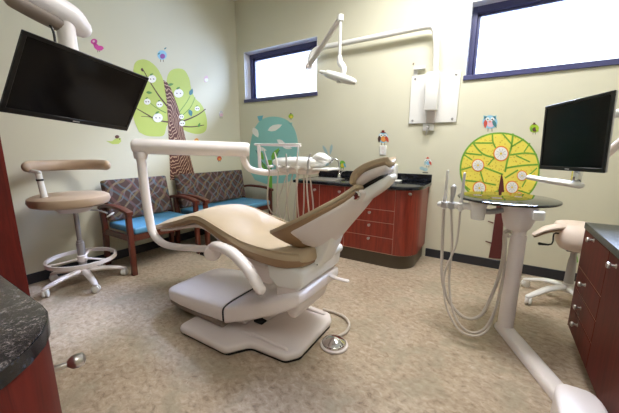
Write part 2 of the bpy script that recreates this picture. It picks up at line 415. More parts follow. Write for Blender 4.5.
# keyboard or notebook on it
kb = Thing('notebook', 'dark blue flat notebook lying on the right worktop', 'notebook', (.72, 1.96, .828))
for nm, z0, z1, s, mt in (('cover', .8283, .8305, 0, 'navy'), ('pages', .8305, .8405, .004, 'page'), ('cover', .8405, .8435, 0, 'navy')):
    if 'navy' not in M:
        M['navy'] = plain('navy_cloth', (40, 46, 84), .6); M['page'] = plain('paper_edge', (120, 120, 130), .8)
    kb.part(nm, nbox((.595+s, 1.72+s, z0), (.85-s, 2.15-s, z1), .001, 1), mt)
# near left counter with rounded corner
LX1, LY1 = -.664, .223
lc = Thing('corner_cabinet', 'dark cherry cabinet with rounded corner in the near left foreground', 'cabinet', (-1.2, -.1, 0))
lc.part('carcass', nprism(rr(-1.95, LX1-.004, -.6, LY1-.004, .256, (0, 0, 1, 0)), 2, .1, .858), 'cherry_dark')
lc.part('toe_kick', nprism(rr(-1.93, LX1-.09, -.59, LY1-.09, .18, (0, 0, 1, 0)), 2, 0, .1), 'toe')
d2 = lc.part('door', nbox((-1.42, LY1-.0045, .12), (-.925, LY1+.001, .855), .001, 1), 'cherry_dark')
lc.part('knob', knob((-.945, LY1+.001, .70), (.3, 1, .02), .02, .075), 'steel', d2, 'round nickel knob')
lt = Thing('worktop', 'grey speckled rounded worktop in the near left foreground', 'worktop', (-1.2, -.1, .859))
lt.part('slab', nprism(rr(-1.97, LX1, -.62, LY1, .26, (0, 0, 1, 0)), 2, .8595, .90, .004, 2), 'granite_grey')
lt.part('edge_band', nprism(round_poly([(-1.97, LY1+.003), (LX1+.003, LY1+.003), (LX1+.003, -.62), (LX1-.004, -.62), (LX1-.004, LY1-.004), (-1.97, LY1-.004)], [0, .263, 0, 0, .256, 0], 8), 2, .8615, .894), 'granite')
# tall cabinet at the left wall
tc = Thing('tall_cabinet', 'tall dark cherry cabinet at the left edge of the photo', 'cabinet', (-3.35, .3, 0))
tc.part('carcass', nbox((XL+.004, -.35, .0), (-3.07, .687, 2.1), .002, 1), 'cherry_dark')
d3 = tc.part('door', nbox((-3.068, .175, .1), (-3.05, .685, 2.09), .002, 1), 'cherry_dark')
tc.part('knob', knob((-3.05, .63, 1.25), (1, 0, 0), .014, .036), 'steel', d3, 'round nickel knob')
d4 = tc.part('door', nbox((-3.068, -.345, .1), (-3.05, .169, 2.09), .002, 1), 'cherry_dark')
tc.part('knob', knob((-3.05, .12, 1.25), (1, 0, 0), .014, .036), 'steel', d4, 'round nickel knob')

# ------------------------------------------------------------------ wall benches
def bench(name, label, cat, y0, y1, xf):
    xb = XL+.05; t = Thing(name, label, cat, ((xb+xf)/2, (y0+y1)/2, 0))
    w = 'walnut'
    for y in (y0, y1-.05):
        t.part('leg', nbox((xf-.045, y, 0), (xf, y+.05, .655), .006, 2), w)
        t.part('leg', nprism([(xb+.0, 0), (xb+.05, 0), (xb+.10, .44), (xb+.075, .655), (xb+.035, .655), (xb+.05, .44)], 1, y, y+.05, .005, 2), w)
        # bowed arm
        p = catmull([(xb+.03, .665), (xb+.2, .705), (xf-.14, .70), (xf+.02, .665)], 6)
        t.part('arm', nprism(p+[(a, b-.034) for a, b in p[::-1]], 1, y-.008, y+.058, .006, 2), w)
        t.part('side_rail', nbox((xb+.06, y+.01, .36), (xf-.04, y+.04, .42), .004, 1), w)
    t.part('front_rail', nbox((xf-.035, y0+.05, .355), (xf-.008, y1-.05, .425), .004, 1), w)
    t.part('seat', nbox((xb+.09, y0+.055, .422), (xf+.005, y1-.055, .492), .022, 3, ), 'blue_vinyl', label='bright blue vinyl seat')
    bk = nbox((-.04, y0+.052, 0), (.045, y1-.052, .445), .02, 3)
    bmesh.ops.transform(bk, matrix=Matrix.Translation((xb+.115, 0, .50)) @ Matrix.Rotation(math.radians(-9), 4, 'Y'), verts=bk.verts)
    t.part('backrest', bk, 'fabric', label='brown backrest with woven wavy lines')
    return t
bench('armchair', 'narrow armchair with blue seat beside the tan stool, left of the long bench', 'armchair', 1.455, 2.285, -3.005)
bench('bench_seat', 'long wooden bench with blue seat in the corner below the painted tree', 'bench', 2.33, 3.62, -2.94)

# ------------------------------------------------------------------ stool at the left
SX, SY = -3.27, 1.14
st = Thing('stool', 'tall tan stool with wraparound support arm and foot ring by the left wall', 'stool', (SX, SY, 0))
def caster(t, x, y, par, mat='whiter', rad=.034, ang=0):
    c = math.cos(ang); s = math.sin(ang)
    for k in (-1, 1):
        t.part('caster_wheel', nlathe([(.008, -.009), (rad*.85, -.009), (rad, -.005), (rad, .005), (rad*.85, .009), (.008, .009)], (x+k*.014*-s, y+k*.014*c, rad+.0005), 18, (-s, c, 0)), mat, par)
    t.part('caster_hood', ntube([(x, y, rad*2.15), (x, y, rad*1.2)], [.018, .024], 10, 0, True), mat, par)
def star_base(t, cx, cy, r, zhub, a0, mat, hub=.045):
    for k in range(5):
        a = a0+k*2*PI/5; c, s = math.cos(a), math.sin(a)
        leg = t.part('base_leg', ntube([(cx+c*.03, cy+s*.03, zhub), (cx+c*r*.5, cy+s*r*.5, zhub-.012), (cx+c*r*.9, cy+s*r*.9, .088), (cx+c*r*1.03, cy+s*r*1.03, .074)], [.03, .027, .022, .017], 12, 4, True, (1.15, .8, (0, 0, 1))), mat)
        caster(t, cx+c*r, cy+s*r, leg, ang=a+.9)
    t.part('hub', nlathe([(.03, zhub-.04), (hub, zhub-.03), (hub, zhub+.025), (.032, zhub+.045)], (cx, cy, 0), 20), mat)
star_base(st, SX, SY, .325, .125, math.radians(-80), 'offwhite')
st.part('gas_column', nlathe([(.032, .16), (.032, .40), (.027, .405), (.027, .42), (.019, .425), (.019, .71)], (SX, SY, 0), 20), 'grey_metal', label='grey metal gas column')
ring = bmesh.new(); RR = .27; rz = .245
P = [(SX+RR*math.cos(2*PI*k/48), SY+RR*math.sin(2*PI*k/48), rz) for k in range(48)]
rings = []
for k in range(48):
    a = 2*PI*k/48; c, s = math.cos(a), math.sin(a)
    rings.append([(SX+(RR+.009*u)*c, SY+(RR+.009*u)*s, rz+.017*v) for u, v in ((1, 1), (-1, 1), (-1, -1), (1, -1))])
vr = [[ring.verts.new(p) for p in q] for q in rings]
for k in range(48):
    A, B = vr[k], vr[(k+1) % 48]
    for i in range(4): ring.faces.new((A[i], A[(i+1) % 4], B[(i+1) % 4], B[i]))
fr = st.part('foot_ring', ring, 'offwhite')
for k in range(3):
    a = math.radians(25)+k*2*PI/3
    st.part('ring_spoke', ntube([(SX+.03*math.cos(a), SY+.03*math.sin(a), rz), (SX+(RR-.005)*math.cos(a), SY+(RR-.005)*math.sin(a), rz)], .013, 10, 0, False, (1.2, .6, (0, 0, 1))), 'offwhite', fr)
st.part('ring_clamp', nlathe([(.034, rz-.03), (.042, rz-.025), (.042, rz+.03), (.034, rz+.036)], (SX, SY, 0), 18), 'offwhite', fr)
seat = nlathe([(.02, .758), (.25, .762), (.292, .778), (.308, .812), (.30, .845), (.27, .862), (.18, .868), (.02, .866)], (SX-.018, SY-.014, 0), 40)
st.part('seat', seat, 'tan')
st.part('seat_plate', nlathe([(.03, .70), (.12, .705), (.15, .74), (.16, .76)], (SX, SY, 0), 24), 'offwhite')
st.part('lever', ntube([(SX+.05, SY+.05, .715), (SX+.11, SY+.14, .70), (SX+.155, SY+.20, .665)], .007, 8, 3), 'grey_metal')
lv = nlathe([(.004, -.006), (.036, -.005), (.042, 0), (.036, .005), (.004, .006)], (0, 0, 0), 20)
bmesh.ops.transform(lv, matrix=Matrix.Translation((SX+.17, SY+.215, .65)) @ Matrix.Rotation(.5, 4, 'X') @ Matrix.Rotation(-.25, 4, 'Y'), verts=lv.verts)
st.part('lever_paddle', lv, 'whiter')
# support arm: curved pad around the wall side
pts = [(SX+.292*math.cos(a), SY+.292*math.sin(a), 1.118) for a in [math.radians(x) for x in range(238, 74, -9)]]
st.part('support_arm', ntube(pts, [.042]+[.05]*(len(pts)-2)+[.042], 16, 2, True, (.75, 1.0, (0, 0, 1))), 'tan')
ax_, ay_ = SX+.02, SY-.225
st.part('arm_post', ntube([(ax_+.006, ay_+.02, .80), (ax_+.004, ay_+.012, .90), (ax_+.002, ay_+.006, .99), (ax_, ay_, 1.085)], [.026, .024, .022, .022], 14, 3), 'whiter', label='short white post')
st.part('post_collar', nlathe([(.0225, -.008), (.026, -.008), (.026, .008), (.0225, .008)], (ax_+.001, ay_+.004, 1.015), 16), 'black')
st.part('arm_bracket', ntube([(ax_+.02, ay_+.0, 1.08), (ax_-.10, ay_-.01, 1.085)], .016, 10, 0, True), 'whiter')

# ------------------------------------------------------------------ stool at the right
QX, QY = .62, 3.12
sr = Thing('stool', 'low pale saddle stool behind the right drawer cabinet', 'stool', (QX, QY, 0))
star_base(sr, QX, QY, .33, .15, math.radians(143), 'whiter', .04)
sr.part('gas_column', nlathe([(.034, .18), (.030, .34), (.026, .40), (.022, .41), (.022, .485)], (QX, QY, 0), 18), 'silver', label='grey gas column')
sr.part('tilt_housing', nbox((QX-.06, QY-.05, .465), (QX+.06, QY+.05, .50), .012, 2), 'black')
prof = [(-.155, .52), (-.13, .492), (0, .478), (.13, .492), (.155, .52)]
bk = bmesh.new(); rings = []
for z, w, d, yo in ((.484, .06, .06, 0), (.487, .095, .11, 0), (.50, .125, .15, 0), (.53, .142, .18, .005), (.57, .155, .19, .01), (.62, .162, .185, .015), (.66, .164, .165, .025), (.684, .155, .145, .03), (.694, .135, .12, .035), (.697, .07, .06, .035)):
    rings.append([(QX+.015+w*math.copysign(abs(math.cos(t))**.7, math.cos(t)), QY+yo+d*math.copysign(abs(math.sin(t))**.7, math.sin(t)), z) for t in [2*PI*k/28 for k in range(28)]])
skin_rings(bk, rings)
sr.part('seat', bk, 'pink')
ar = sr.part('support_arm', ntube([(QX-.10, QY-.05, .675), (QX-.17, QY-.10, .668), (QX-.23, QY-.13, .648), (QX-.285, QY-.14, .605)], [.036, .034, .032, .026], 14, 5, True, (1.3, .62, (0, 0, 1))), 'pink')
sr.part('arm_underside', ntube([(QX-.15, QY-.085, .647), (QX-.215, QY-.123, .629), (QX-.278, QY-.138, .587)], [.03, .028, .02], 12, 4, True, (1.2, .4, (0, 0, 1))), 'leather_side', ar)
sr.part('height_lever', ntube([(QX-.13, QY-.09, .62), (QX-.165, QY-.12, .615), (QX-.168, QY-.12, .53), (QX-.25, QY-.15, .528)], [.006, .006, .006, .012], 10, 3, True), 'black')

# ------------------------------------------------------------------ dental chair (long axis along X, feet to the left)
YC = 1.55
ch = Thing('dental_chair', 'large reclined dental chair with beige cushions in the middle of the floor', 'dental chair', (-1.3, YC, 0))
out = [(-1.78, 1.11), (-1.31, 1.115), (-1.22, 1.245), (-.955, 1.262), (-.895, 1.34), (-.90, 1.76), (-.955, 1.84), (-1.22, 1.855), (-1.31, 1.985), (-1.78, 1.99)]
b1 = nprism(round_poly(out, [.05, .06, .07, .06, .07, .07, .06, .07, .06, .05], 6), 2, .012, .062, .02, 3)
bp = ch.part('base_plate', b1, 'offwhite')
ch.part('base_gasket', nprism(round_poly([(x*.985-.02, YC+(y-YC)*.965) for x, y in out], .05, 5), 2, .0005, .013), 'black', bp)
for s in (-1, 1):
    tr = ntube([(-1.34, YC+s*.245, .055), (-1.2, YC+s*.235, .066), (-.98, YC+s*.235, .062)], .014, 10, 4, True)
    ch.part('base_rib', tr, 'offwhite', bp)
# front pump cover
def loft_y(secs, yc, e=5, n=14):
    """(x, z_low, z_high, half_width) stations -> rounded body along X"""
    rings = []
    for x, z0, z1, w in secs:
        r = []
        for k in range(4*n):
            t = 2*PI*k/(4*n); c, s = math.cos(t), math.sin(t)
            r.append((x, yc+w*math.copysign(abs(c)**(2/e), c), (z0+z1)/2+(z1-z0)/2*math.copysign(abs(s)**(2/e), s)))
        rings.append(r)
    return clean(skin_rings(bmesh.new(), rings))
cv = loft_y([(-2.177, 0.126, 0.136, .12), (-2.172, 0.106, 0.158, .19), (-2.142, 0.091, 0.178, .25), (-2.082, 0.081, 0.192, .283), (-1.942, 0.078, 0.208, .297), (-1.742, 0.084, 0.224, .302), (-1.542, 0.096, 0.242, .302), (-1.467, 0.101, 0.248, .302), (-1.462, 0.111, 0.236, .29)], YC-.01, 4.5)
ch.part('pump_cover', cv, 'white')
ch.part('seam_gasket', loft_y([(-1.4625, .098, .246, .3), (-1.455, .098, .246, .3)], YC-.01, 5), 'black', label='black seam line between the covers')
ch.part('cover_skirt', loft_y([(-2.14, .07, .11, .2), (-2.09, .058, .115, .27), (-1.94, .056, .125, .288), (-1.49, .056, .14, .29)], YC-.01, 6), 'dim', label='brown lower skirt')
ch.part('pump_body', nbox((-1.75, YC-.19, .055), (-1.38, YC+.19, .2), .02, 2), 'offwhite')
# lift arm
la = loft_y([(-1.456, .11, .232, .286), (-1.447, .10, .244, .298), (-1.2, .205, .34, .29), (-1.0, .305, .43, .275), (-.9, .37, .472, .262), (-.872, .395, .47, .25), (-.862, .41, .46, .22)], YC-.01, 6)
ch.part('lift_arm', la, 'white')
ch.part('lift_strut', ntube([(-1.3, YC-.05, .085), (-1.08, YC-.05, .27)], .03, 12), 'offwhite')
ch.part('lift_foot', nbox((-1.36, YC-.12, .055), (-1.28, YC+.06, .085), .01, 2), 'black')
rs = nprism(round_poly([(-1.06, .40), (-.96, .285), (-.915, .285), (-.895, .34), (-.895, .50), (-1.06, .50)], .03, 4), 1, YC-.235, YC+.13, .02, 3)
ch.part('rear_shield', rs, 'offwhite')
# upper casting under the seat
uc = nprism(round_poly([(-1.62, .69), (-1.42, .535), (-1.16, .45), (-1.10, .455), (-1.0, .55), (-1.0, .565), (-1.32, .58), (-1.5, .65)], [.02, .03, .03, .03, .01, .01, .05, .05], 5), 1, YC-.225, YC+.225, .035, 3)
ch.part('seat_casting', uc, 'offwhite')
uc2 = nprism(round_poly([(-1.115, .605), (-1.10, .51), (-1.04, .465), (-.865, .485), (-.85, .605), (-.95, .615)], [.02, .03, .04, .04, .03, .02], 5), 1, YC-.25, YC+.245, .03, 3)
ch.part('rear_casting', uc2, 'whiter')
ch.part('casting_slot', nbox((-.852, YC-.10, .593), (-.845, YC+.09, .603), .003, 1), 'black')
ch.part('release_lever', ntube([(-.88, YC+.10, .46), (-.82, YC+.11, .44), (-.745, YC+.12, .435)], [.016, .014, .014], 12, 3, True, (1.3, .6, (0, 0, 1))), 'offwhite')
# seat and foot cushion
top = [(-2.345, .638), (-2.2, .672), (-1.98, .732), (-1.80, .786), (-1.69, .784), (-1.51, .722), (-1.3, .655), (-1.1, .634), (-.98, .634), (-.89, .646)]
hw = [.205, .225, .24, .248, .252, .262, .272, .276, .268, .235]
th = [.03, .036, .04, .048, .056, .07, .08, .086, .086, .07]
ch.part('seat_cushion', pad(top, hw, th, YC, [.0, .0, .0, 0, 0, .012, .025, .03, .03, .02], e=4.5, sub=6, crown=.035), 'leather')
ch.part('cushion_border', pad([(x, z-t*.36) for (x, z), t in zip(top, th)], [w+.003 for w in hw], [t*.75 for t in th], YC, [.0, .0, .0, 0, 0, .012, .025, .03, .03, .02], e=7, sub=6), 'leather_side', label='darker brown cushion side')
tb = [(-2.31, .610), (-2.15, .646), (-1.95, .696), (-1.78, .732), (-1.66, .72), (-1.5, .656), (-1.3, .596), (-1.15, .568)]
ch.part('toeboard', pad(tb, [.18, .2, .212, .218, .22, .225, .23, .23], [.022, .026, .03, .036, .05, .05, .05, .05], YC, e=6), 'offwhite')
# piping seam on the cushion
for s in (-1, 1):
    line = [(x, YC+s*(w-.006), z+t*.42+c) for (x, z), w, t, c in zip(top, hw, th, [.0, .0, .0, 0, 0, .012, .025, .03, .03, .02])]
    ch.part('piping', ntube(line, .0055, 8, 5), 'leather')
# backrest
bpth = [(-.908, .692), (-.868, .744), (-.80, .83), (-.72, .93), (-.655, 1.01), (-.605, 1.075)]
bhw = [.262, .278, .275, .245, .19, .14]; bth = [.056, .06, .058, .052, .046, .038]; bcu = [.20, .165, .115, .065, .03, .012]
ch.part('back_cushion', pad(bpth, bhw, bth, YC, bcu, e=3.2), 'leather')
def off(path, d):
    o = []
    for i, p in enumerate(path):
        a = Vector(path[max(i-1, 0)]); b = Vector(path[min(i+1, len(path)-1)]); t = (b-a).normalized()
        dd = d[i] if isinstance(d, list) else d
        o.append((p[0]+t.y*dd, p[1]-t.x*dd))
    return o
ch.part('back_border', pad(off(bpth, .023), [w+.002 for w in bhw], [t*.5 for t in bth], YC, bcu, e=6), 'leather_side', label='darker brown backrest side')
ch.part('back_shell', pad(off([(-.878, .731)]+[(-.85, .767)]+bpth[2:], [.046, .049, .047, .043, .038, .032]), [.245, .264, .263, .234, .18, .13], [.03, .03, .03, .028, .026, .024], YC, [.17, .152]+[w*.98 for w in bcu[2:]], e=5, bulge=.026), 'offwhite', label='pale plastic back shell')
ch.part('back_post', nprism(round_poly([(-.91, .58), (-.84, .58), (-.785, .70), (-.75, .80), (-.84, .84), (-.91, .76)], .02, 4), 1, YC-.095, YC+.095, .012, 3), 'whiter')
ch.part('casting_lobe', ntube([(-.875, YC+.10, .61), (-.868, YC+.22, .612)], .034, 16, 0, True), 'whiter')
# headrest
hp = [(-.62, 1.102), (-.604, 1.14), (-.565, 1.170), (-.515, 1.192), (-.468, 1.207)]
ch.part('headrest', pad(hp, [.095, .108, .11, .106, .09], [.036, .04, .04, .038, .034], YC, [.03, .03, .03, .03, .03], e=3.2), 'leather')
ch.part('headrest_border', pad(off(hp, .012), [.097, .11, .112, .108, .092], [.010, .010, .010, .010, .010], YC, [.03, .03, .03, .03, .03], e=6), 'leather')
ch.part('headrest_shell', pad([(-.598, 1.098), (-.556, 1.134), (-.508, 1.158), (-.472, 1.174)], [.088, .104, .102, .085], [.036, .042, .038, .028], YC, [.02, .02, .02, .02], e=4), 'offwhite')
ch.part('headrest_slot', pad([(-.605, 1.075), (-.55, 1.106), (-.495, 1.138)], [.06, .06, .055], [.022, .022, .02], YC, e=6), 'black')
ch.part('headrest_slide', pad([(-.60, 1.022), (-.545, 1.062), (-.49, 1.104), (-.458, 1.135)], [.085, .088, .08, .06], [.06, .06, .05, .032], YC, e=5), 'whiter')
kb_ = ch.part('headrest_knob', nlathe([(.022, 0), (.026, .006), (.026, .024), (.02, .03)], (-.60, YC-.115, 1.045), 18, (0, -1, 0)), 'chrome', label='chrome headrest knob')

# ------------------------------------------------------------------ delivery unit carried on the chair front
DY = 1.25
du = Thing('delivery_unit', 'white swing arm instrument delivery unit around the foot of the dental chair', 'dental unit', (-1.6, DY, .55))
du.part('curved_track', ntube([(-1.575, 1.285, .622), (-1.515, 1.262, .652), (-1.43, 1.24, .662), (-1.31, 1.228, .645), (-1.18, 1.212, .58), (-1.075, 1.195, .49)], [.034, .037, .039, .04, .039, .036], 16, 5, True, (.8, 1.0, (0, 1, 0))), 'white')
du.part('pivot_cap', nlathe([(.048, 0), (.056, .008), (.056, .06), (.05, .07), (.02, .074)], (-1.58, 1.305, .596), 28, (.62, -.78, 0)), 'white')
du.part('pivot_pin', nlathe([(.012, 0), (.012, .07)], (-1.67, 1.32, .535), 12, (-1, 0, 0)), 'black')
du.part('post', ntube([(-1.60, 1.345, .580), (-1.85, 1.325, .556), (-2.06, 1.3, .538), (-2.20, 1.295, .553), (-2.295, 1.295, .62), (-2.335, 1.3, .74), (-2.355, 1.3, .95), (-2.36, 1.3, 1.10), (-2.365, 1.3, 1.235)], [.026, .026, .027, .029, .031, .033, .034, .034, .034], 20, 5), 'white')
P0, P1 = Vector((-2.415, 1.275, 1.296)), Vector((-1.745, 1.86, 1.272))
dirn = (P1-P0).normalized()
bar = [P0+dirn*(P1-P0).length*t for t in (0, .012, .03, .5, .97, .988, 1)]
du.part('flex_arm', ntube(bar, [.046, .054, .058, .059, .058, .054, .046], 24), 'white')
du.part('arm_joint', nlathe([(.047, 1.20), (.05, 1.225), (.05, 1.25)], (-2.365, 1.3, 0), 20), 'offwhite')
E0 = P1-dirn*.055
du.part('head_arm', ntube([(E0.x, E0.y, 1.235), (E0.x-.005, E0.y+.02, 1.18), (E0.x+.01, E0.y+.07, 1.11), (-1.68, 1.97, 1.08), (-1.58, 2.03, 1.082), (-1.50, 2.07, 1.09)], .027, 14, 5), 'white')
hd = bmesh.new(); rings = []
HX, HY = -1.405, 2.10
for t, w, h in ((-.245, .04, .012), (-.235, .07, .026), (-.2, .10, .038), (-.1, .125, .046), (0, .13, .048), (.1, .125, .046), (.18, .10, .038), (.225, .06, .024), (.235, .03, .01)):
    rings.append([(HX+t, HY+w*math.copysign(abs(math.cos(a))**.75, math.cos(a)), 1.168+h*math.copysign(abs(math.sin(a))**.75, math.sin(a))) for a in [2*PI*k/24 for k in range(24)]])
skin_rings(hd, rings)
head = du.part('control_head', hd, 'whiter')
du.part('head_underside', nbox((HX-.2, HY-.09, 1.075), (HX+.16, HY+.09, 1.135), .03, 3), 'offwhite', head)
du.part('head_cap', pad([(HX+.16, 1.19), (HX+.2, 1.21), (HX+.25, 1.2)], [.06, .07, .06], [.06, .085, .06], HY, e=2.4), 'whiter', head)
du.part('tray_holder', nbox((HX+.19, HY-.11, 1.115), (HX+.33, HY+.10, 1.132), .008, 2), 'whiter', head)
# rail above the head on a bent leg
du.part('tray_rail', ntube([(-1.86, 2.06, 1.318), (-1.40, 2.10, 1.306)], .011, 10, 0, True), 'white')
du.part('rail_leg', ntube([(-1.815, 2.055, 1.315), (-1.81, 2.055, 1.2), (-1.805, 2.055, 1.115), (-1.77, 2.06, 1.085), (-1.68, 2.06, 1.078)], .016, 12, 4), 'white')
du.part('rail_plate', nbox((-1.83, 2.04, 1.320), (-1.40, 2.12, 1.326), .002, 1), 'whiter')
for k in range(5):
    hx = HX-.205+k*.092; y0 = HY-.135
    tilt = (k-2)*.012
    hp_ = du.part('handpiece', ntube([(hx+tilt*.2, y0-.01, 1.10), (hx+tilt*.8, y0-.022, 1.17), (hx+tilt*1.3, y0-.025, 1.22), (hx+tilt*1.9, y0-.028, (1.27, 1.25, 1.24, 1.30, 1.245)[k])], [.008, .009, .006, .0045], 10, 3, True), ('silver', 'whiter', 'silver', 'whiter', 'silver')[k], None)
    du.part('holder', nbox((hx-.014, y0-.03, 1.125), (hx+.014, y0+.03, 1.145), .006, 2), 'whiter', hp_)
    low = (.74, .70, .68, .66, .70)[k]
    du.part('hose', ntube([(hx, y0-.01, 1.10), (hx-.015+.006*k, y0-.02, .98), (hx-.03+.012*k, y0-.01, .82), (hx-.02+.008*k, y0+.02, low), (hx+.0, y0+.06, low-.02), (hx+.0, y0+.09, .82), (hx*.6+HX*.4, HY, 1.085)], .006, 8, 5), 'hose', hp_)

# ------------------------------------------------------------------ foot control
ft = Thing('foot_control', 'chrome domed foot pedal on the floor at the chair base corner', 'foot pedal', (-.785, 1.58, 0))
ft.part('base_ring', nlathe([(.05, .001), (.088, .002), (.092, .008), (.09, .016), (.08, .02), (.05, .02)], (-.785, 1.58, 0), 36), 'offwhite')
ft.part('dome', nlathe([(.079, .018), (.079, .03), (.074, .036), (.04, .056), (.012, .066), (.001, .067)], (-.785, 1.58, 0), 36), 'chrome', label='chrome faceted dome', )
ft.part('cable', ntube([(-.80, 1.665, .014), (-.775, 1.74, .014), (-.79, 1.83, .014), (-.85, 1.90, .014), (-.94, 1.925, .014), (-1.06, 1.92, .014)], .0105, 10, 6), 'hose')

# ------------------------------------------------------------------ assistant column on the right
PX, PY = .176, 2.375
ac = Thing('assistant_column', 'white floor column with round black table top and hanging suction hoses', 'dental unit', (PX, PY, 0))
dv = Vector((.40, -.915, 0)).normalized(); sd_ = Vector((-dv.y, dv.x, 0))
beam = bmesh.new()
pb = Vector((PX, PY, 0))-dv*.055
L = .82
rings = []
for t, w, h in ((0, .04, .03), (.01, .05, .042), (.04, .053, .05), (L, .053, .05)):
    c = pb+dv*t
    rings.append([c+sd_*(w*a)+Vector((0, 0, .004+h*b)) for a, b in ((-1, 0), (-1, .55), (-.8, .9), (-.55, 1), (.55, 1), (.8, .9), (1, .55), (1, 0))])
skin_rings(beam, rings)
ac.part('floor_beam', beam, 'white')
jb = Vector((.427, 1.50, 0))
bxp = []
for k in range(32):
    a = 2*PI*k/32; c_, s_ = math.cos(a), math.sin(a)
    v = jb+Vector((0, -1, 0))*.19*math.copysign(abs(c_)**.55, c_)+Vector((1, 0, 0))*.091*math.copysign(abs(s_)**.55, s_)
    bxp.append((v.x, v.y))
ac.part('junction_box', nprism(bxp, 2, .003, .195, .018, 3), 'white')
va = jb+Vector((-.085, .05, 0))
ac.part('valve', nlathe([(.012, 0), (.012, .05), (.018, .05), (.018, .065), (.008, .068)], va+Vector((0, 0, .05)), 14, (-1, .2, 0)), 'chrome')
tp = Vector((PX+.005, PY, .66))
ac.part('column', ntube([(PX, PY, .04), (PX+.002, PY, .30), (PX+.005, PY, .72)], [.049, .048, .046], 28), 'white')
ac.part('upper_tube', nlathe([(.039, .70), (.039, .765)], (PX+.005, PY, 0), 24), 'white')
ac.part('cup', nlathe([(.04, .75), (.06, .756), (.078, .78), (.092, .83), (.102, .895), (.106, .932), (.09, .938)], (PX-.012, PY, 0), 32), 'white')
TX, TY = .085, 2.435
ac.part('table_top', nlathe([(.02, .938), (.285, .938), (.298, .942), (.302, .949), (.299, .956), (.288, .9595), (.02, .9598)], (TX, TY, 0), 64), 'disc', label='round glossy black table top')
ac.part('clip', nbox((PX+.035, PY-.30, .885), (PX+.09, PY-.265, .937), .008, 2), 'whiter')
# holder arm with instruments
h0 = Vector((.075, 2.345, .885)); h1 = Vector((-.072, 2.27, .895)); h2 = Vector((-.315, 2.33, .885))
ac.part('holder_arm', ntube([(.12, 2.375, .905), h0, (-.015, 2.29, .872), h1], [.02, .019, .02, .022], 12, 4), 'silver', label='grey jointed arm')
hb = ac.part('holder_bar', ntube([h1, (-.185, 2.29, .897), h2], [.024, .023, .024], 14, 3, True), 'whiter')
ac.part('cuspidor_cup', nlathe([(.025, .815), (.04, .82), (.044, .85), (.045, .905), (.054, .925), (.068, .938), (.068, .946), (.045, .948)], (-.068, 2.265, 0), 28), 'whiter')
for k, (hx, hy, tall, mt, lo, endx) in enumerate(((-.288, 2.31, 1.13, 'whiter', .085, .075), (-.238, 2.29, 1.02, 'silver', .03, .085), (-.178, 2.28, 1.12, 'whiter', .02, .09))):
    v = ac.part('suction_tip' if k != 1 else 'air_syringe', ntube([(hx, hy, .865), (hx, hy, .93), (hx+.003, hy, .965), (hx+.004, hy, tall)], ([.014, .014, .010, .0095], [.009, .011, .015, .019], [.012, .012, .0095, .009])[k], 12, 3, True), mt)
    ac.part('holder', nlathe([(.017, .868), (.023, .872), (.023, .91), (.017, .914)], (hx, hy, 0), 16), 'silver' if k != 2 else 'whiter', v)
    r_ = (.0105, .0075, .0065)[k]
    P = (((hx, hy, .87), (-.29, 2.28, .6), (-.265, 2.22, .33), (-.20, 2.17, .16), (-.09, 2.14, .085), (.0, 2.18, .11), (.055, 2.27, .25), (.085, 2.33, .45), (.088, 2.345, .62), (.082, 2.35, .715), (.11, 2.365, .70)),
         ((hx, hy, .87), (-.222, 2.25, .6), (-.215, 2.19, .35), (-.175, 2.12, .15), (-.11, 2.08, .055), (-.03, 2.07, .03), (.04, 2.12, .075), (.09, 2.22, .22), (.105, 2.31, .42), (.098, 2.34, .6), (.09, 2.352, .72), (.115, 2.37, .73)),
         ((hx, hy, .87), (-.195, 2.24, .64), (-.245, 2.18, .38), (-.215, 2.12, .16), (-.12, 2.06, .035), (-.02, 2.05, .022), (.05, 2.12, .06), (.085, 2.22, .2), (.1, 2.30, .42), (.09, 2.34, .65), (.078, 2.352, .735), (.11, 2.37, .745)))[k]
    P = [(a+(.018 if i_ else 0), b, c+.065*max(0, min(1, (.62-c)/.4))) for i_, (a, b, c) in enumerate(P)]
    ac.part('suction_hose', ntube(P, r_, 10, 6), ('hose', 'hose', 'hose')[k], v)

# ------------------------------------------------------------------ monitors
def monitor(name, label, centre, ex, ey, w, h, group, edge, bez, depth=.028):
    ex = Vector(ex).normalized(); ey = Vector(ey); ey = (ey-ex*ey.dot(ex)).normalized(); nz = ex.cross(ey)
    t = Thing(name, label, 'monitor', centre)
    mtx = Matrix((ex, ey, nz)).transposed().to_4x4(); mtx.translation = Vector(centre)
    def add(nm, bm, mat, par=None, lab=None):
        bmesh.ops.transform(bm, matrix=mtx, verts=bm.verts); return t.part(nm, bm, mat, par, lab)
    add('casing', nbox((-w/2, -h/2, -depth), (w/2, h/2, -.003), .006, 2), edge)
    f = bmesh.new()
    for lo, hi in (((-w/2, -h/2, -.006), (w/2, -h/2+bez*1.35, .003)), ((-w/2, h/2-bez, -.006), (w/2, h/2, .003)), ((-w/2, -h/2+bez, -.006), (-w/2+bez, h/2-bez*.9, .003)), ((w/2-bez, -h/2+bez, -.006), (w/2, h/2-bez*.9, .003))):
        box(f, lo, hi, .0015, 1)
    b = add('bezel', f, 'black')
    add('screen', nbox((-w/2+bez*.9, -h/2+bez*1.2, -.008), (w/2-bez*.9, h/2-bez*.9, -.0005)), 'screen')
    add('badge', nbox((-.014, -h/2+bez*.45, .0028), (.014, -h/2+bez*.8, .0034)), 'silver', b)
    add('rear_bulge', nbox((-w*.3, -h*.32, -depth-.03), (w*.3, h*.32, -depth+.004), .012, 3), 'black')
    return t, mtx
mc = (-1.472, .613, 1.509)
mx_, mm = monitor('monitor', 'wide black monitor tilted down under a thick white arm at upper left', mc, (-.276, .959, -.070), (.482, .201, .853), .512, .291, None, 'black', .014, .009)
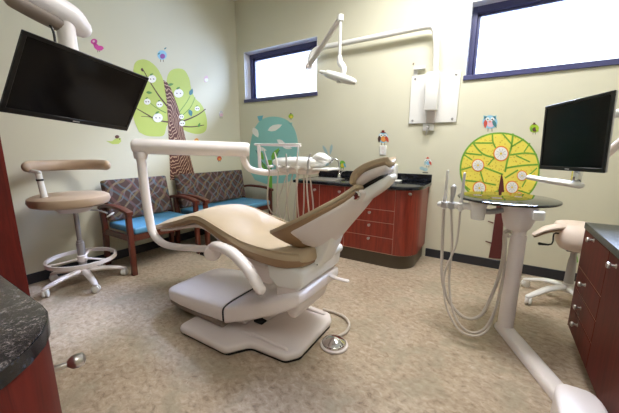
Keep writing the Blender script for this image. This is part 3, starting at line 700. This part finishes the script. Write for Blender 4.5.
tl, mtl = monitor('monitor', 'squarish dark monitor with silver rim above the round black table top', (.298, 1.937, 1.349), (.442, -.897, .022), (-.04, .005, .999), .418, .339, None, 'silver', .014, .015)
arm = mx_
arm.part('boom', ntube([(-1.61, .34, 1.905), (-1.632, .487, 1.884), (-1.648, .60, 1.86), (-1.655, .668, 1.84), (-1.655, .70, 1.815)], [.055, .056, .056, .054, .042], 22, 5, True, (.95, 1.0, (0, 0, 1))), 'white')
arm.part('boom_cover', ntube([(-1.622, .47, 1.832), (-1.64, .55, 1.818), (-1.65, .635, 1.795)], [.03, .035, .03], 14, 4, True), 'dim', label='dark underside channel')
arm.part('drop_post', ntube([(-1.65, .64, 1.84), (-1.642, .637, 1.72), (-1.61, .63, 1.60)], .034, 18), 'white')
arm.part('monitor_mount', ntube([(-1.61, .63, 1.60), (-1.50, .62, 1.515)], .03, 14), 'offwhite')
arm.part('cable', ntube([(-1.635, .57, 1.80), (-1.63, .585, 1.76), (-1.62, .585, 1.70), (-1.57, .59, 1.62)], .005, 8, 4), 'black')
arm.part('ceiling_pole', ntube([(-1.61, .35, 1.88), (-1.61, .35, ZC-.002)], .05, 20), 'white')
ra = tl
ra.part('upper_link', ntube([(.39, 2.07, 1.44), (.50, 2.09, 1.46), (XR-.03, 2.15, 1.46)], .019, 14, 0), 'whiter')
ra.part('lower_link', ntube([(.375, 2.05, 1.30), (.44, 2.07, 1.24), (.52, 2.09, 1.33), (.60, 2.10, 1.44)], .02, 12, 4), 'pink')
ra.part('wall_plate', nbox((XR-.035, 2.06, 1.36), (XR-.003, 2.24, 1.56), .008, 2), 'whiter')
ra.part('handle_bar', ntube([(.165, 2.03, 1.132), (.25, 1.98, 1.122), (.355, 1.92, 1.112)], [.016, .019, .02], 14, 3, True, (1.5, .8, (0, 0, 1))), 'whiter')
ra.part('handle_post', nbox((.332, 1.935, 1.115), (.366, 2.0, 1.19), .008, 2), 'chrome', label='chrome bracket')

# ------------------------------------------------------------------ wall mounted operating light
pn = Thing('wall_panel', 'square white mounting panel with four screws on the window wall', 'panel', (-.66, YB-.01, 1.84))
pn.part('board', nbox((-.918, YB-.022, 1.575), (-.412, YB-.002, 2.10), .003, 1), 'whiter')
for x in (-.875, -.455):
    for z in (1.61, 2.065): pn.part('screw', nlathe([(.012, 0), (.012, .004), (.006, .006)], (x, YB-.022, z), 12, (0, -1, 0)), 'grey_metal')
ol2 = Thing('wall_outlet', 'small white outlet with grey plug below the white mounting panel', 'outlet', (-.70, YB-.02, 1.53))
ol2.part('plate', nbox((-.755, YB-.03, 1.49), (-.635, YB-.002, 1.572), .004, 1), 'whiter')
ol2.part('plug', nlathe([(.02, 0), (.02, .03), (.01, .05)], (-.70, YB-.03, 1.525), 14, (0, -1, 0)), 'silver')
ol2.part('tube', ntube([(-.70, YB-.07, 1.525), (-.70, YB-.075, 1.49), (-.71, YB-.06, 1.44)], .008, 8, 3), 'silver')
hk = Thing('wall_hook', 'small pale bracket on the wall at the upper left of the white panel', 'bracket', (-.88, YB-.02, 2.13))
hk.part('plate', nbox((-.90, YB-.012, 2.105), (-.86, YB-.002, 2.19), .003, 1), 'whiter')
hk.part('arm', nbox((-.895, YB-.05, 2.155), (-.77, YB-.012, 2.185), .005, 1), 'whiter')
hk.part('screw', nlathe([(.01, 0), (.01, .004), (.004, .006)], (-.912, YB-.002, 2.235), 12, (0, -1, 0)), 'dim')
LY = 3.59
lm = Thing('exam_light', 'white wall mounted examination light with long tubular arm', 'lamp', (-.67, LY, 1.9))
lm.part('mount_cover', nbox((-.735, LY-.045, 1.70), (-.605, YB-.022, 2.095), .008, 2), 'whiter')
lm.part('mount_socket', nbox((-.715, YB-.06, 1.575), (-.625, YB-.022, 1.702), .006, 2), 'offwhite')
lm.part('arm_tube', ntube([(-.648, LY, 2.05), (-.66, LY, 2.3), (-.68, LY, 2.46), (-.705, LY, 2.535), (-.78, LY, 2.562), (-1.2, LY, 2.562), (-1.7, LY, 2.562), (-2.02, LY, 2.562), (-2.14, LY-.015, 2.545), (-2.20, LY-.03, 2.48), (-2.215, LY-.03, 2.40), (-2.215, LY-.03, 2.31)], .031, 18, 5), 'whiter')
J = Vector((-2.215, LY-.06, 2.345)); T = on_plane(340.5, 17.5, 1, 3.12)
lm.part('joint', nlathe([(.03, -.04), (.042, -.035), (.042, .035), (.03, .04)], J, 20, (.6, -.8, 0)), 'offwhite')
lm.part('spring_arm', ntube([J, J.lerp(T, .5), T], [.034, .034, .032], 16, 0, True, (.75, 1, (0, 0, 1))), 'offwhite')
lm.part('arm_tip', nlathe([(.018, -.04), (.034, -.034), (.034, .022), (.018, .03)], T, 20), 'whiter')
Lh = on_plane(339.5, 60, 1, 3.12)
lm.part('drop_rod', ntube([T, Vector((T.x, T.y, Lh.z))], .017, 12), 'whiter')
G = on_plane(341, 76, 1, 3.12)
lm.part('yoke', ntube([(T.x, T.y, Lh.z+.03), (T.x+.01, T.y, Lh.z-.03), (T.x+.055, T.y-.01, Lh.z-.09), (T.x+.055, T.y-.01, G.z+.02)], [.026, .034, .034, .03], 14, 4, True), 'whiter')
lh = bmesh.new(); rings = []
a0 = on_plane(320, 71.5, 1, 3.10); a1 = on_plane(356, 82.5, 1, 3.02); ax = (a1-a0)
for t, w, h in ((0, .01, .01), (.02, .026, .02), (.12, .03, .024), (.19, .036, .024), (.22, .05, .04), (.4, .06, .046), (.65, .064, .046), (.85, .058, .04), (.95, .045, .03), (1, .02, .014)):
    c = a0+ax*t; u = ax.normalized(); yv = Vector((-u.y, u.x, 0)).normalized(); zv = u.cross(yv)
    rings.append([c+yv*w*math.cos(a)+zv*h*math.sin(a) for a in [2*PI*k/20 for k in range(20)]])
skin_rings(lh, rings)
lp = lm.part('lamp_head', lh, 'whiter')
lm.part('lens', nlathe([(.045, .012), (.048, 0), (.02, -.006)], a0+ax*.6-Vector((0, 0, .046)), 24), 'silver', lp)

# ------------------------------------------------------------------ wall stickers (thin vinyl, on the wall planes)
for nm, rgb in dict(d_lime=(188, 204, 104), d_cream=(238, 232, 220), d_brown=(92, 48, 42), d_darkline=(84, 58, 50), d_teal=(70, 128, 134), d_leaf=(92, 142, 70), d_ltblue=(146, 200, 226), d_purple=(148, 84, 160), d_magenta=(206, 62, 158), d_pink=(226, 190, 206), d_grey=(196, 194, 200), d_orange=(226, 150, 74), d_red=(200, 84, 66), d_turq=(142, 202, 198), d_white=(240, 240, 236), d_green=(120, 186, 66), d_yellow=(236, 212, 66), d_olive=(116, 170, 58), d_black=(40, 34, 36), d_bluegrey=(166, 196, 200), d_maroon=(92, 38, 36), d_bright=(168, 200, 50), d_rim=(232, 138, 54), d_hat=(128, 36, 34), d_skyblue=(110, 180, 200)).items():
    M[nm] = plain(nm[2:]+'_sticker_vinyl', rgb, .55, var=.01)
def grain_mat():
    mt, nt, b = new_mat('contour_woodgrain_sticker'); v = coords(nt, (1, 1, .42))
    w = N(nt, 'ShaderNodeTexWave', Scale=15, Distortion=8, Detail=1.2); w.wave_type = 'RINGS'; w.rings_direction = 'X'
    w.inputs['Detail Scale'].default_value = 1.1
    nt.links.new(v, w.inputs['Vector'])
    nt.links.new(ramp(nt, w.outputs['Fac'], [(.74, srgb(92, 50, 44)), (.86, srgb(196, 164, 138))]), b.inputs['Base Color'])
    b.inputs['Roughness'].default_value = .55
    return mt
M['d_grain'] = grain_mat()
def speck_mat():
    mt, nt, b = new_mat('speckled_yellow_sticker'); v = coords(nt)
    w = N(nt, 'ShaderNodeTexVoronoi', Scale=42); nt.links.new(v, w.inputs['Vector'])
    nt.links.new(ramp(nt, w.outputs['Distance'], [(.2, srgb(206, 178, 60)), (.32, srgb(238, 222, 92))]), b.inputs['Base Color'])
    b.inputs['Roughness'].default_value = .55
    return mt
M['d_speck'] = speck_mat()
class Sticker(Thing):
    def __init__(s, wall, name, label, cat, px, group=None):
        s.wall = wall; s.ax, s.val = (0, XL) if wall == 'L' else (1, YB)
        c = on_plane(px[0], px[1], s.ax, s.val); super().__init__(name, label, cat, c, group)
    def poly(s, name, pts, mat, layer=0, parent=None):
        q = [on_plane(x, y, s.ax, s.val) for x, y in pts]
        d = .0014*(layer+1); sg = 1 if s.wall == 'L' else -1
        q2 = [(p.y, p.z) if s.wall == 'L' else (p.x, p.z) for p in q]
        return s.part(name, nprism(q2, s.ax, s.val+sg*(d-.0012 if layer else -.0002), s.val+sg*d), mat, parent)
    def ell(s, name, cx, cy, rx, ry, mat, layer=0, parent=None, rot=0, n=28):
        r = math.radians(rot); pts = []
        for k in range(n):
            a = 2*PI*k/n; x, y = rx*math.cos(a), ry*math.sin(a)
            pts.append((cx+x*math.cos(r)-y*math.sin(r), cy+x*math.sin(r)+y*math.cos(r)))
        return s.poly(name, pts, mat, layer, parent)
    def line(s, name, pts, w, mat, layer=0, parent=None, w1=None):
        P = [Vector(p) for p in catmull(pts, 4)] if len(pts) > 2 else [Vector(p) for p in pts]; A, B = [], []
        for i, p in enumerate(P):
            t = (P[min(i+1, len(P)-1)]-P[max(i-1, 0)]).normalized(); nn = Vector((-t.y, t.x))
            ww = w+(w1-w)*i/(len(P)-1) if w1 is not None else w
            A.append(tuple(p+nn*ww/2)); B.append(tuple(p-nn*ww/2))
        return s.poly(name, A+B[::-1], mat, layer, parent)
def leafpts(cx, cy, l, w, rot):
    r = math.radians(rot); o = []
    for t, s in ((-1, 0), (-.6, .75), (-.1, 1), (.5, .65), (1, 0), (.5, -.65), (-.1, -1), (-.6, -.75)):
        x, y = t*l, s*w; o.append((cx+x*math.cos(r)-y*math.sin(r), cy+x*math.sin(r)+y*math.cos(r)))
    return o

# lime tree on the left wall
lt_ = Sticker('L', 'tree_sticker', 'big lime green tree sticker with woodgrain trunk and apples on the left wall', 'wall sticker', (170, 120))
crown = catmull([(139, 132), (133.5, 118), (132.5, 100), (133, 78), (134.5, 64), (141, 59.5), (149, 61), (157, 68), (162, 77), (165.5, 86), (167.5, 76), (171, 70.5), (177, 68.5), (184, 70), (189, 78), (191, 88), (195, 98), (201, 104), (205, 112), (207, 122), (205.5, 131), (198, 134), (188, 132), (180, 128), (168, 124), (164, 135), (155, 136.5), (146, 135.5), (139, 132)], 4)
lt_.poly('crown', crown[:-1], 'd_lime', 0)
lt_.poly('trunk', [(163.2, 80), (167, 82.5), (170.5, 88), (174, 97), (177.5, 106), (180.5, 116), (183, 128), (186.5, 144), (190.5, 159), (196, 180), (170, 180), (169.5, 160), (168.5, 140), (167.8, 120), (166.5, 100)], 'd_grain', 2)
for pts, w, w1, mt in (([(167, 106), (159, 96), (150, 82), (142, 68)], 1.5, .6, 'd_darkline'), ([(168, 122), (157, 120), (146, 114), (134, 107)], 1.5, .7, 'd_darkline'), ([(180, 122), (190, 118.5), (199, 114), (205.5, 109)], 1.6, .8, 'd_darkline'), ([(183, 126.5), (193, 126.8), (204, 125)], 1.4, .7, 'd_darkline'),
                       ([(177, 115), (186, 103), (190, 96)], .7, .5, 'd_leaf'), ([(179, 118), (190, 108), (195, 97)], .7, .5, 'd_leaf'), ([(166, 113), (155, 107), (146, 99)], .7, .5, 'd_leaf'), ([(160, 119), (150, 117), (141, 116.5)], .8, .5, 'd_darkline')):
    lt_.line('branch', pts, w, mt, 1, w1=w1)
for x, y, r in ((151.8, 79, 4.2), (178.4, 93.3, 4.7), (147, 101.7, 3.3), (159.3, 104.4, 3.3), (157.6, 117.8, 4.9), (181.3, 116.8, 2.4), (182, 123.3, 2.9), (197, 108.6, 2.4)):
    f = lt_.ell('apple', x, y, r, r*.92, 'd_white', 3)
    for s in (-1, 1): lt_.line('eye', [(x+s*r*.38-.6, y-.15), (x+s*r*.38+.6, y+.35)], .85, 'd_darkline', 4, f)
    lt_.poly('leaf', leafpts(x-.5, y-r*1.08, r*.5, r*.22, -30), 'd_leaf', 3, f)
for a in ((191, 92, 3.6, 2, -70, 'd_teal'), (190.3, 113, 3.6, 2.1, 75, 'd_teal'), (170.5, 84.5, 3, 1.4, -12, 'd_leaf'), (149, 92.6, 3.2, 1.4, 8, 'd_leaf'), (199, 125, 2.4, 1.2, -70, 'd_leaf'), (142, 70, 2, 1.2, 60, 'd_darkline')):
    lt_.poly('leaf', leafpts(*a[:5]), a[5], 3)

def bird(wall, label, x, y, s, body, belly, name='bird_sticker', hat=None, legs=True, eyes=True, wing=None, tilt=0, wide=1.0):
    b = Sticker(wall, name, label, 'wall sticker', (x, y))
    f = b.ell('body', x, y, s*wide, s*1.05, body, 0, rot=tilt)
    if belly: b.ell('belly', x+.1*s, y+.28*s, s*.55, s*.55, belly, 1, f)
    if eyes:
        for k in (-1, 1):
            e = b.ell('eye', x+k*s*.38, y-s*.42, s*.3, s*.3, 'd_white', 2, f, n=16); b.ell('pupil', x+k*s*.34, y-s*.4, s*.12, s*.12, 'd_black', 3, e, n=10)
    if wing:
        for k, c in ((-1, wing[0]), (1, wing[1])): b.poly('wing', leafpts(x+k*s*.72, y+s*.3, s*.7, s*.3, 80-k*15), c, 2, f)
    if legs:
        for k in (-1, 1): b.line('leg', [(x+k*s*.3, y+s*.95), (x+k*s*.32, y+s*1.5)], max(.35, s*.1), 'd_darkline', 0, f)
    if hat:
        b.poly('hat', [(x-s*.5, y-s*.9), (x+s*.5, y-s*.9), (x+s*.5, y-s*1.02), (x+s*.27, y-s*1.04), (x+s*.24, y-s*1.38), (x-s*.24, y-s*1.38), (x-s*.27, y-s*1.04), (x-s*.5, y-s*1.02)], hat, 3, f)
    return b
bb = bird('L', 'pale blue bird sticker with purple belly above the lime tree', 162, 55, 4.6, 'd_ltblue', 'd_purple', eyes=False, tilt=-30)
for k in (-1, 1): bb.poly('feather', leafpts(162+k*3.2, 55-k*2.6-4, 1.6, .7, -40), 'd_teal', 1)
mg = Sticker('L', 'bird_sticker', 'magenta bird sticker beside the end of the thick white arm', 'wall sticker', (96.5, 45.5))
mg.ell('head', 94, 41.6, 3.3, 2.8, 'd_magenta', 0); mg.poly('body', [(93, 44), (96, 43), (98.5, 45.5), (102, 46), (104, 48.3), (101.5, 50.5), (97.5, 50.5), (94.5, 48)], 'd_magenta', 0)
mg.ell('eye', 93.6, 41.3, 1.2, 1.1, 'd_pink', 1); mg.line('leg', [(98, 50.3), (97.6, 52.3)], .5, 'd_darkline', 0); mg.line('leg', [(99.8, 50.3), (99.6, 52)], .5, 'd_darkline', 0)
bird('L', 'faint pink bird sticker in the middle of the left wall right of the lime tree', 206, 79, 3.2, 'd_pink', 'd_white', eyes=False, legs=False, tilt=10, wide=.6)
bird('L', 'faint grey owl sticker nearest the room corner on the left wall', 221, 114, 3.0, 'd_grey', 'd_pink', legs=True, wide=.7)
bird('L', 'small orange bird sticker at the foot of the lime tree trunk', 196.5, 140.5, 2.2, 'd_orange', 'd_yellow', eyes=False)
bird('L', 'small red bird sticker just below the thick white tube on the left wall', 219.3, 158.6, 2.3, 'd_red', 'd_orange', eyes=False)
gb = Sticker('L', 'bird_sticker', 'lime green bird sticker with brown head below the wide tilted monitor', 'wall sticker', (115, 139.5))
gb.poly('body', [(106, 141), (112, 141.3), (116, 138.2), (120.5, 138), (121.3, 141.3), (118.5, 144), (112.5, 144.2)], 'd_lime', 0)
gb.ell('head', 117, 136.8, 2.2, 1.7, 'd_brown', 1); gb.ell('eye', 119.6, 139, .6, .6, 'd_black', 1)

# turquoise tree on the window wall
tt = Sticker('B', 'tree_sticker', 'turquoise domed tree sticker with white leaves below the left window', 'wall sticker', (274.5, 150))
dome = [(250.3, 172), (249.6, 155), (250.6, 143), (253.5, 131), (258.5, 122.5), (265, 118), (272.5, 116.6), (281, 117.6), (288.5, 121), (294, 128), (297.2, 138), (298.8, 150), (299.3, 164), (298.6, 174)]
dome = catmull(dome, 4)+[(294, 180), (284, 183), (266, 184), (255, 180)]
tt.poly('crown', dome, 'd_turq', 0)
tt.poly('ear', [(257.2, 116.3), (263.3, 115.4), (262, 120.2), (259, 121.3)], 'd_skyblue', 0); tt.poly('ear', [(289, 123), (292.5, 122.5), (291.5, 126)], 'd_turq', 0)
for a in ((275, 127.6, 7.8, 3, -22), (255.7, 132.6, 5.6, 3, 62), (281.5, 142.5, 5.4, 2.2, 32), (287.5, 147.5, 5, 1.8, 12), (262, 149, 5, 2, 18), (292, 160, 5, 2, 60)):
    tt.poly('white_leaf', leafpts(*a), 'd_white', 1)
for a in ((275.5, 154, 7, 3, -58), (261, 155, 6, 2.4, 62), (264, 166, 7, 2.2, 50), (280, 166, 6, 2.2, -55)):
    tt.poly('green_leaf', leafpts(*a), 'd_green', 2)
tt.poly('trunk', [(267.5, 160), (272, 160), (272.5, 198), (268, 198)], 'd_green', 1)
tt.line('stem', [(256, 150), (261, 160), (268, 171)], .8, 'd_teal', 3); tt.line('stem', [(280, 150), (274, 160), (271, 171)], .8, 'd_teal', 3)
gb2 = bird('B', 'tiny lime green bird sticker at the top right of the turquoise tree', 291, 116.3, 2.3, 'd_bright', 'd_yellow', hat='d_darkline', eyes=False, wide=1.1)
# rabbit-like eared sticker behind the faucet, flower bird
rb = Sticker('B', 'rabbit_sticker', 'pale blue long eared animal sticker above the faucet', 'wall sticker', (328, 156))
rb.poly('ear', leafpts(325.5, 150.5, 6, 1.4, 62), 'd_bluegrey', 0); rb.poly('ear', leafpts(331, 149.5, 5.6, 1.3, 100), 'd_bluegrey', 0)
hd_ = rb.ell('head', 330.2, 160, 3.6, 3.4, 'd_white', 0); rb.ell('eye', 329, 159.2, .7, .8, 'd_black', 1, hd_); rb.ell('eye', 332.2, 160.2, .7, .8, 'd_black', 1, hd_); rb.ell('body', 325.5, 164, 3.4, 2, 'd_bluegrey', 0)
bird('B', 'round green bird sticker on the wall right of the faucet', 342.3, 164.3, 3.6, 'd_green', 'd_yellow', eyes=False, wing=('d_teal', 'd_skyblue'), wide=.85)
bird('B', 'colourful owl sticker with dark red hat above the white outlet plate', 383.2, 137.5, 5.3, 'd_ltblue', 'd_orange', 'owl_sticker', hat='d_hat', wing=('d_darkline', 'd_red'), wide=.9)
wb = bird('B', 'white owl sticker with red hat at the right end of the black worktop upstand', 427.8, 162, 3.6, 'd_white', 'd_ltblue', 'owl_sticker', hat='d_red', wing=('d_bluegrey', 'd_red'))
cl_ = Sticker('B', 'cloud_sticker', 'faint blue cloud sticker left of the white owl sticker', 'wall sticker', (423, 167))
cl_.ell('puff', 421.8, 168.2, 2.2, 1.7, 'd_bluegrey', 0); cl_.ell('puff', 425.2, 169.3, 2.6, 1.6, 'd_bluegrey', 1); cl_.line('black_line', [(422.5, 172.6), (428, 172.8)], .8, 'd_black', 0)  # two overlapping puffs with a short black vinyl line below them
bo = bird('B', 'blue owl sticker with big white eyes above the yellow tree', 490, 122, 6.4, 'd_ltblue', 'd_pink', 'owl_sticker', wing=('d_red', 'd_teal'), wide=1.18)
for k in (-1, 1): bo.poly('ear', [(490+k*6.6, 115.2), (490+k*2.4, 116.6), (490+k*6, 119.5)], 'd_skyblue', 0)
bo.poly('beak', [(489, 121), (491, 121), (490, 123.2)], 'd_orange', 3)
bird('B', 'lime green bird sticker with brown hat and belly left of the silver rimmed monitor', 534.2, 128.3, 4.1, 'd_bright', 'd_darkline', hat='d_brown', eyes=False, wing=('d_olive', 'd_bright'), wide=1.15)

# yellow tree
yt = Sticker('B', 'tree_sticker', 'round yellow tree sticker with green rim and white dandelions behind the black table', 'wall sticker', (500, 168))
cyl = []
for k in range(56):
    a = 2*PI*k/56
    cyl.append((499.7+40.2*math.copysign(abs(math.cos(a))**.94, math.cos(a)), 169.5+37.2*math.sin(a)*(1 if math.sin(a) < 0 else .98)))
yt.poly('rim', cyl, 'd_olive', 0)
yt.poly('crown', [(499.7+(x-499.7)*.955, 169.5+(y-169.5)*.955) for x, y in cyl], 'd_speck', 1)
for pts, w in (([(505, 172), (508, 158), (511.5, 146), (513, 133.5)], 1.9), ([(511.5, 144), (502, 133)], 1.6), ([(492.5, 133), (493, 142), (497, 150)], 1.6), ([(492.5, 143), (474, 143)], 1.5), ([(473, 143), (483, 154), (498, 158.5)], 1.7), ([(464, 153), (482, 155)], 1.5), ([(463, 154), (472, 160)], 1.4), ([(510, 155), (525, 153), (537, 154.5)], 1.6), ([(511, 147), (524, 139)], 1.5), ([(524, 152), (530, 143)], 1.3),
               ([(506.5, 168), (522, 165.5), (539, 164.5)], 1.7), ([(516, 155.5), (530, 162)], 1.4), ([(483, 167), (503, 174.5)], 1.7), ([(480, 170), (483.5, 182)], 1.5), ([(462, 180), (480, 182), (496, 185)], 1.6), ([(461, 170), (474, 166)], 1.4), ([(505, 178), (518, 170)], 1.6), ([(494, 158), (488, 165)], 1.4), ([(526, 180), (522, 187)], 1.4), ([(528, 176), (537, 168)], 1.4), ([(508, 187), (530, 194)], 1.4), ([(500, 190), (485, 196)], 1.4), ([(463, 184), (470, 190)], 1.4)):
    yt.line('branch', pts, w, 'd_olive', 2)
for x, y, r in ((501, 153.6, 7.8), (478, 165.2, 6.4), (522, 175.6, 5.2), (512, 187.2, 6.6), (479.4, 188, 6.8), (519, 196.5, 4.4), (494, 199, 4)):
    f = yt.ell('dandelion', x, y, r, r, 'd_rim', 3); w_ = yt.ell('flower', x, y, r*.84, r*.84, 'd_white', 4, f)
    yt.ell('centre', x, y, r*.16, r*.16, 'd_yellow', 5, w_, n=10)
    for k in range(9):
        a = 2*PI*k/9+.2
        yt.line('ray', [(x+r*.2*math.cos(a), y+r*.2*math.sin(a)), (x+r*.68*math.cos(a), y+r*.68*math.sin(a))], .5, 'd_grey', 5, w_)
yt.poly('trunk', [(501.9, 173.5), (503.2, 180), (504.2, 192), (503.5, 215), (502.5, 240), (503.5, 259), (488.5, 257.5), (491.8, 240), (494.5, 220), (496.5, 205), (498.6, 188), (500.8, 176)], 'd_maroon', 6)
for a, b_ in (((493.5, 223), (488, 221)), ((491.5, 243), (485.5, 241))): yt.line('twig', [a, b_], 1.3, 'd_maroon', 6, w1=1)
nx = Sticker('B', 'flower_sticker', 'small green and red sticker near the floor behind the pale saddle stool', 'wall sticker', (572, 263))
nx.poly('leaf', [(569.5, 256), (577, 254), (578, 262), (570, 266)], 'd_green', 0); nx.ell('bloom', 573.5, 262.5, 2, 2.4, 'd_red', 1); nx.poly('pot', [(569, 267), (575, 268), (574.5, 271), (569.3, 270)], 'd_black', 0)

# ------------------------------------------------------------------ light
wd = bpy.data.worlds.new('sky'); SC.world = wd; wd.use_nodes = True
bg = wd.node_tree.nodes['Background']; bg.inputs['Color'].default_value = (.93, .96, 1, 1); bg.inputs['Strength'].default_value = 2.6
def area(name, loc, size, energy, col, rot=(0, 0, 0), sy=None, spread=180):
    l = bpy.data.lights.new(name, 'AREA'); l.shape = 'RECTANGLE' if sy else 'SQUARE'; l.size = size
    if sy: l.size_y = sy
    l.energy = energy; l.color = col; l.spread = math.radians(spread)
    o = bpy.data.objects.new(name, l); COL.objects.link(o); o.location = loc; o.rotation_euler = rot
    return o
WARM = (1, .99, .975)
for i, (x, y, e) in enumerate(((-.45, 2.55, 86), (-1.7, 1.9, 13), (.5, -.5, 17))):
    area('ceiling_lamp', (x, y, ZC-.03), 1.2, e, WARM, (0, math.radians((0, 22, 0)[i]), 0), sy=.6, spread=(172, 84, 120)[i])
for i, (x0, x1, z0, z1) in enumerate(WIN):
    o = area('window_daylight', ((x0+x1)/2, YB+WT+.03, (z0+z1)/2), x1-x0-.05, 52, (.48, .63, 1), (math.radians(-90), 0, 0), z1-z0-.05)
for i, (x0, x1, z0, z1) in enumerate(WIN):        # the bright sky above the outside of each window
    xc = (x0+x1)/2; p = Vector((xc+(-.35, .3)[i], YB+2.3, 5.0)); d = Vector((xc+(.9, -.9)[i], 1.6, .2))-p
    o = area('sky_light', p, 3.2, (5500, 5200)[i], (.60, .70, 1), d.to_track_quat('-Z', 'Y').to_euler(), sy=2.4)
SC.view_settings.view_transform = 'Standard'; SC.view_settings.look = 'None'
SC.view_settings.gamma = 1; SC.view_settings.exposure = 0.0
SC.cycles.max_bounces = 8; SC.cycles.diffuse_bounces = 5; SC.cycles.transmission_bounces = 6
SC.cycles.sample_clamp_indirect = 6
SC.cycles.caustics_reflective = False; SC.cycles.caustics_refractive = False
SC.cycles.use_denoising = True
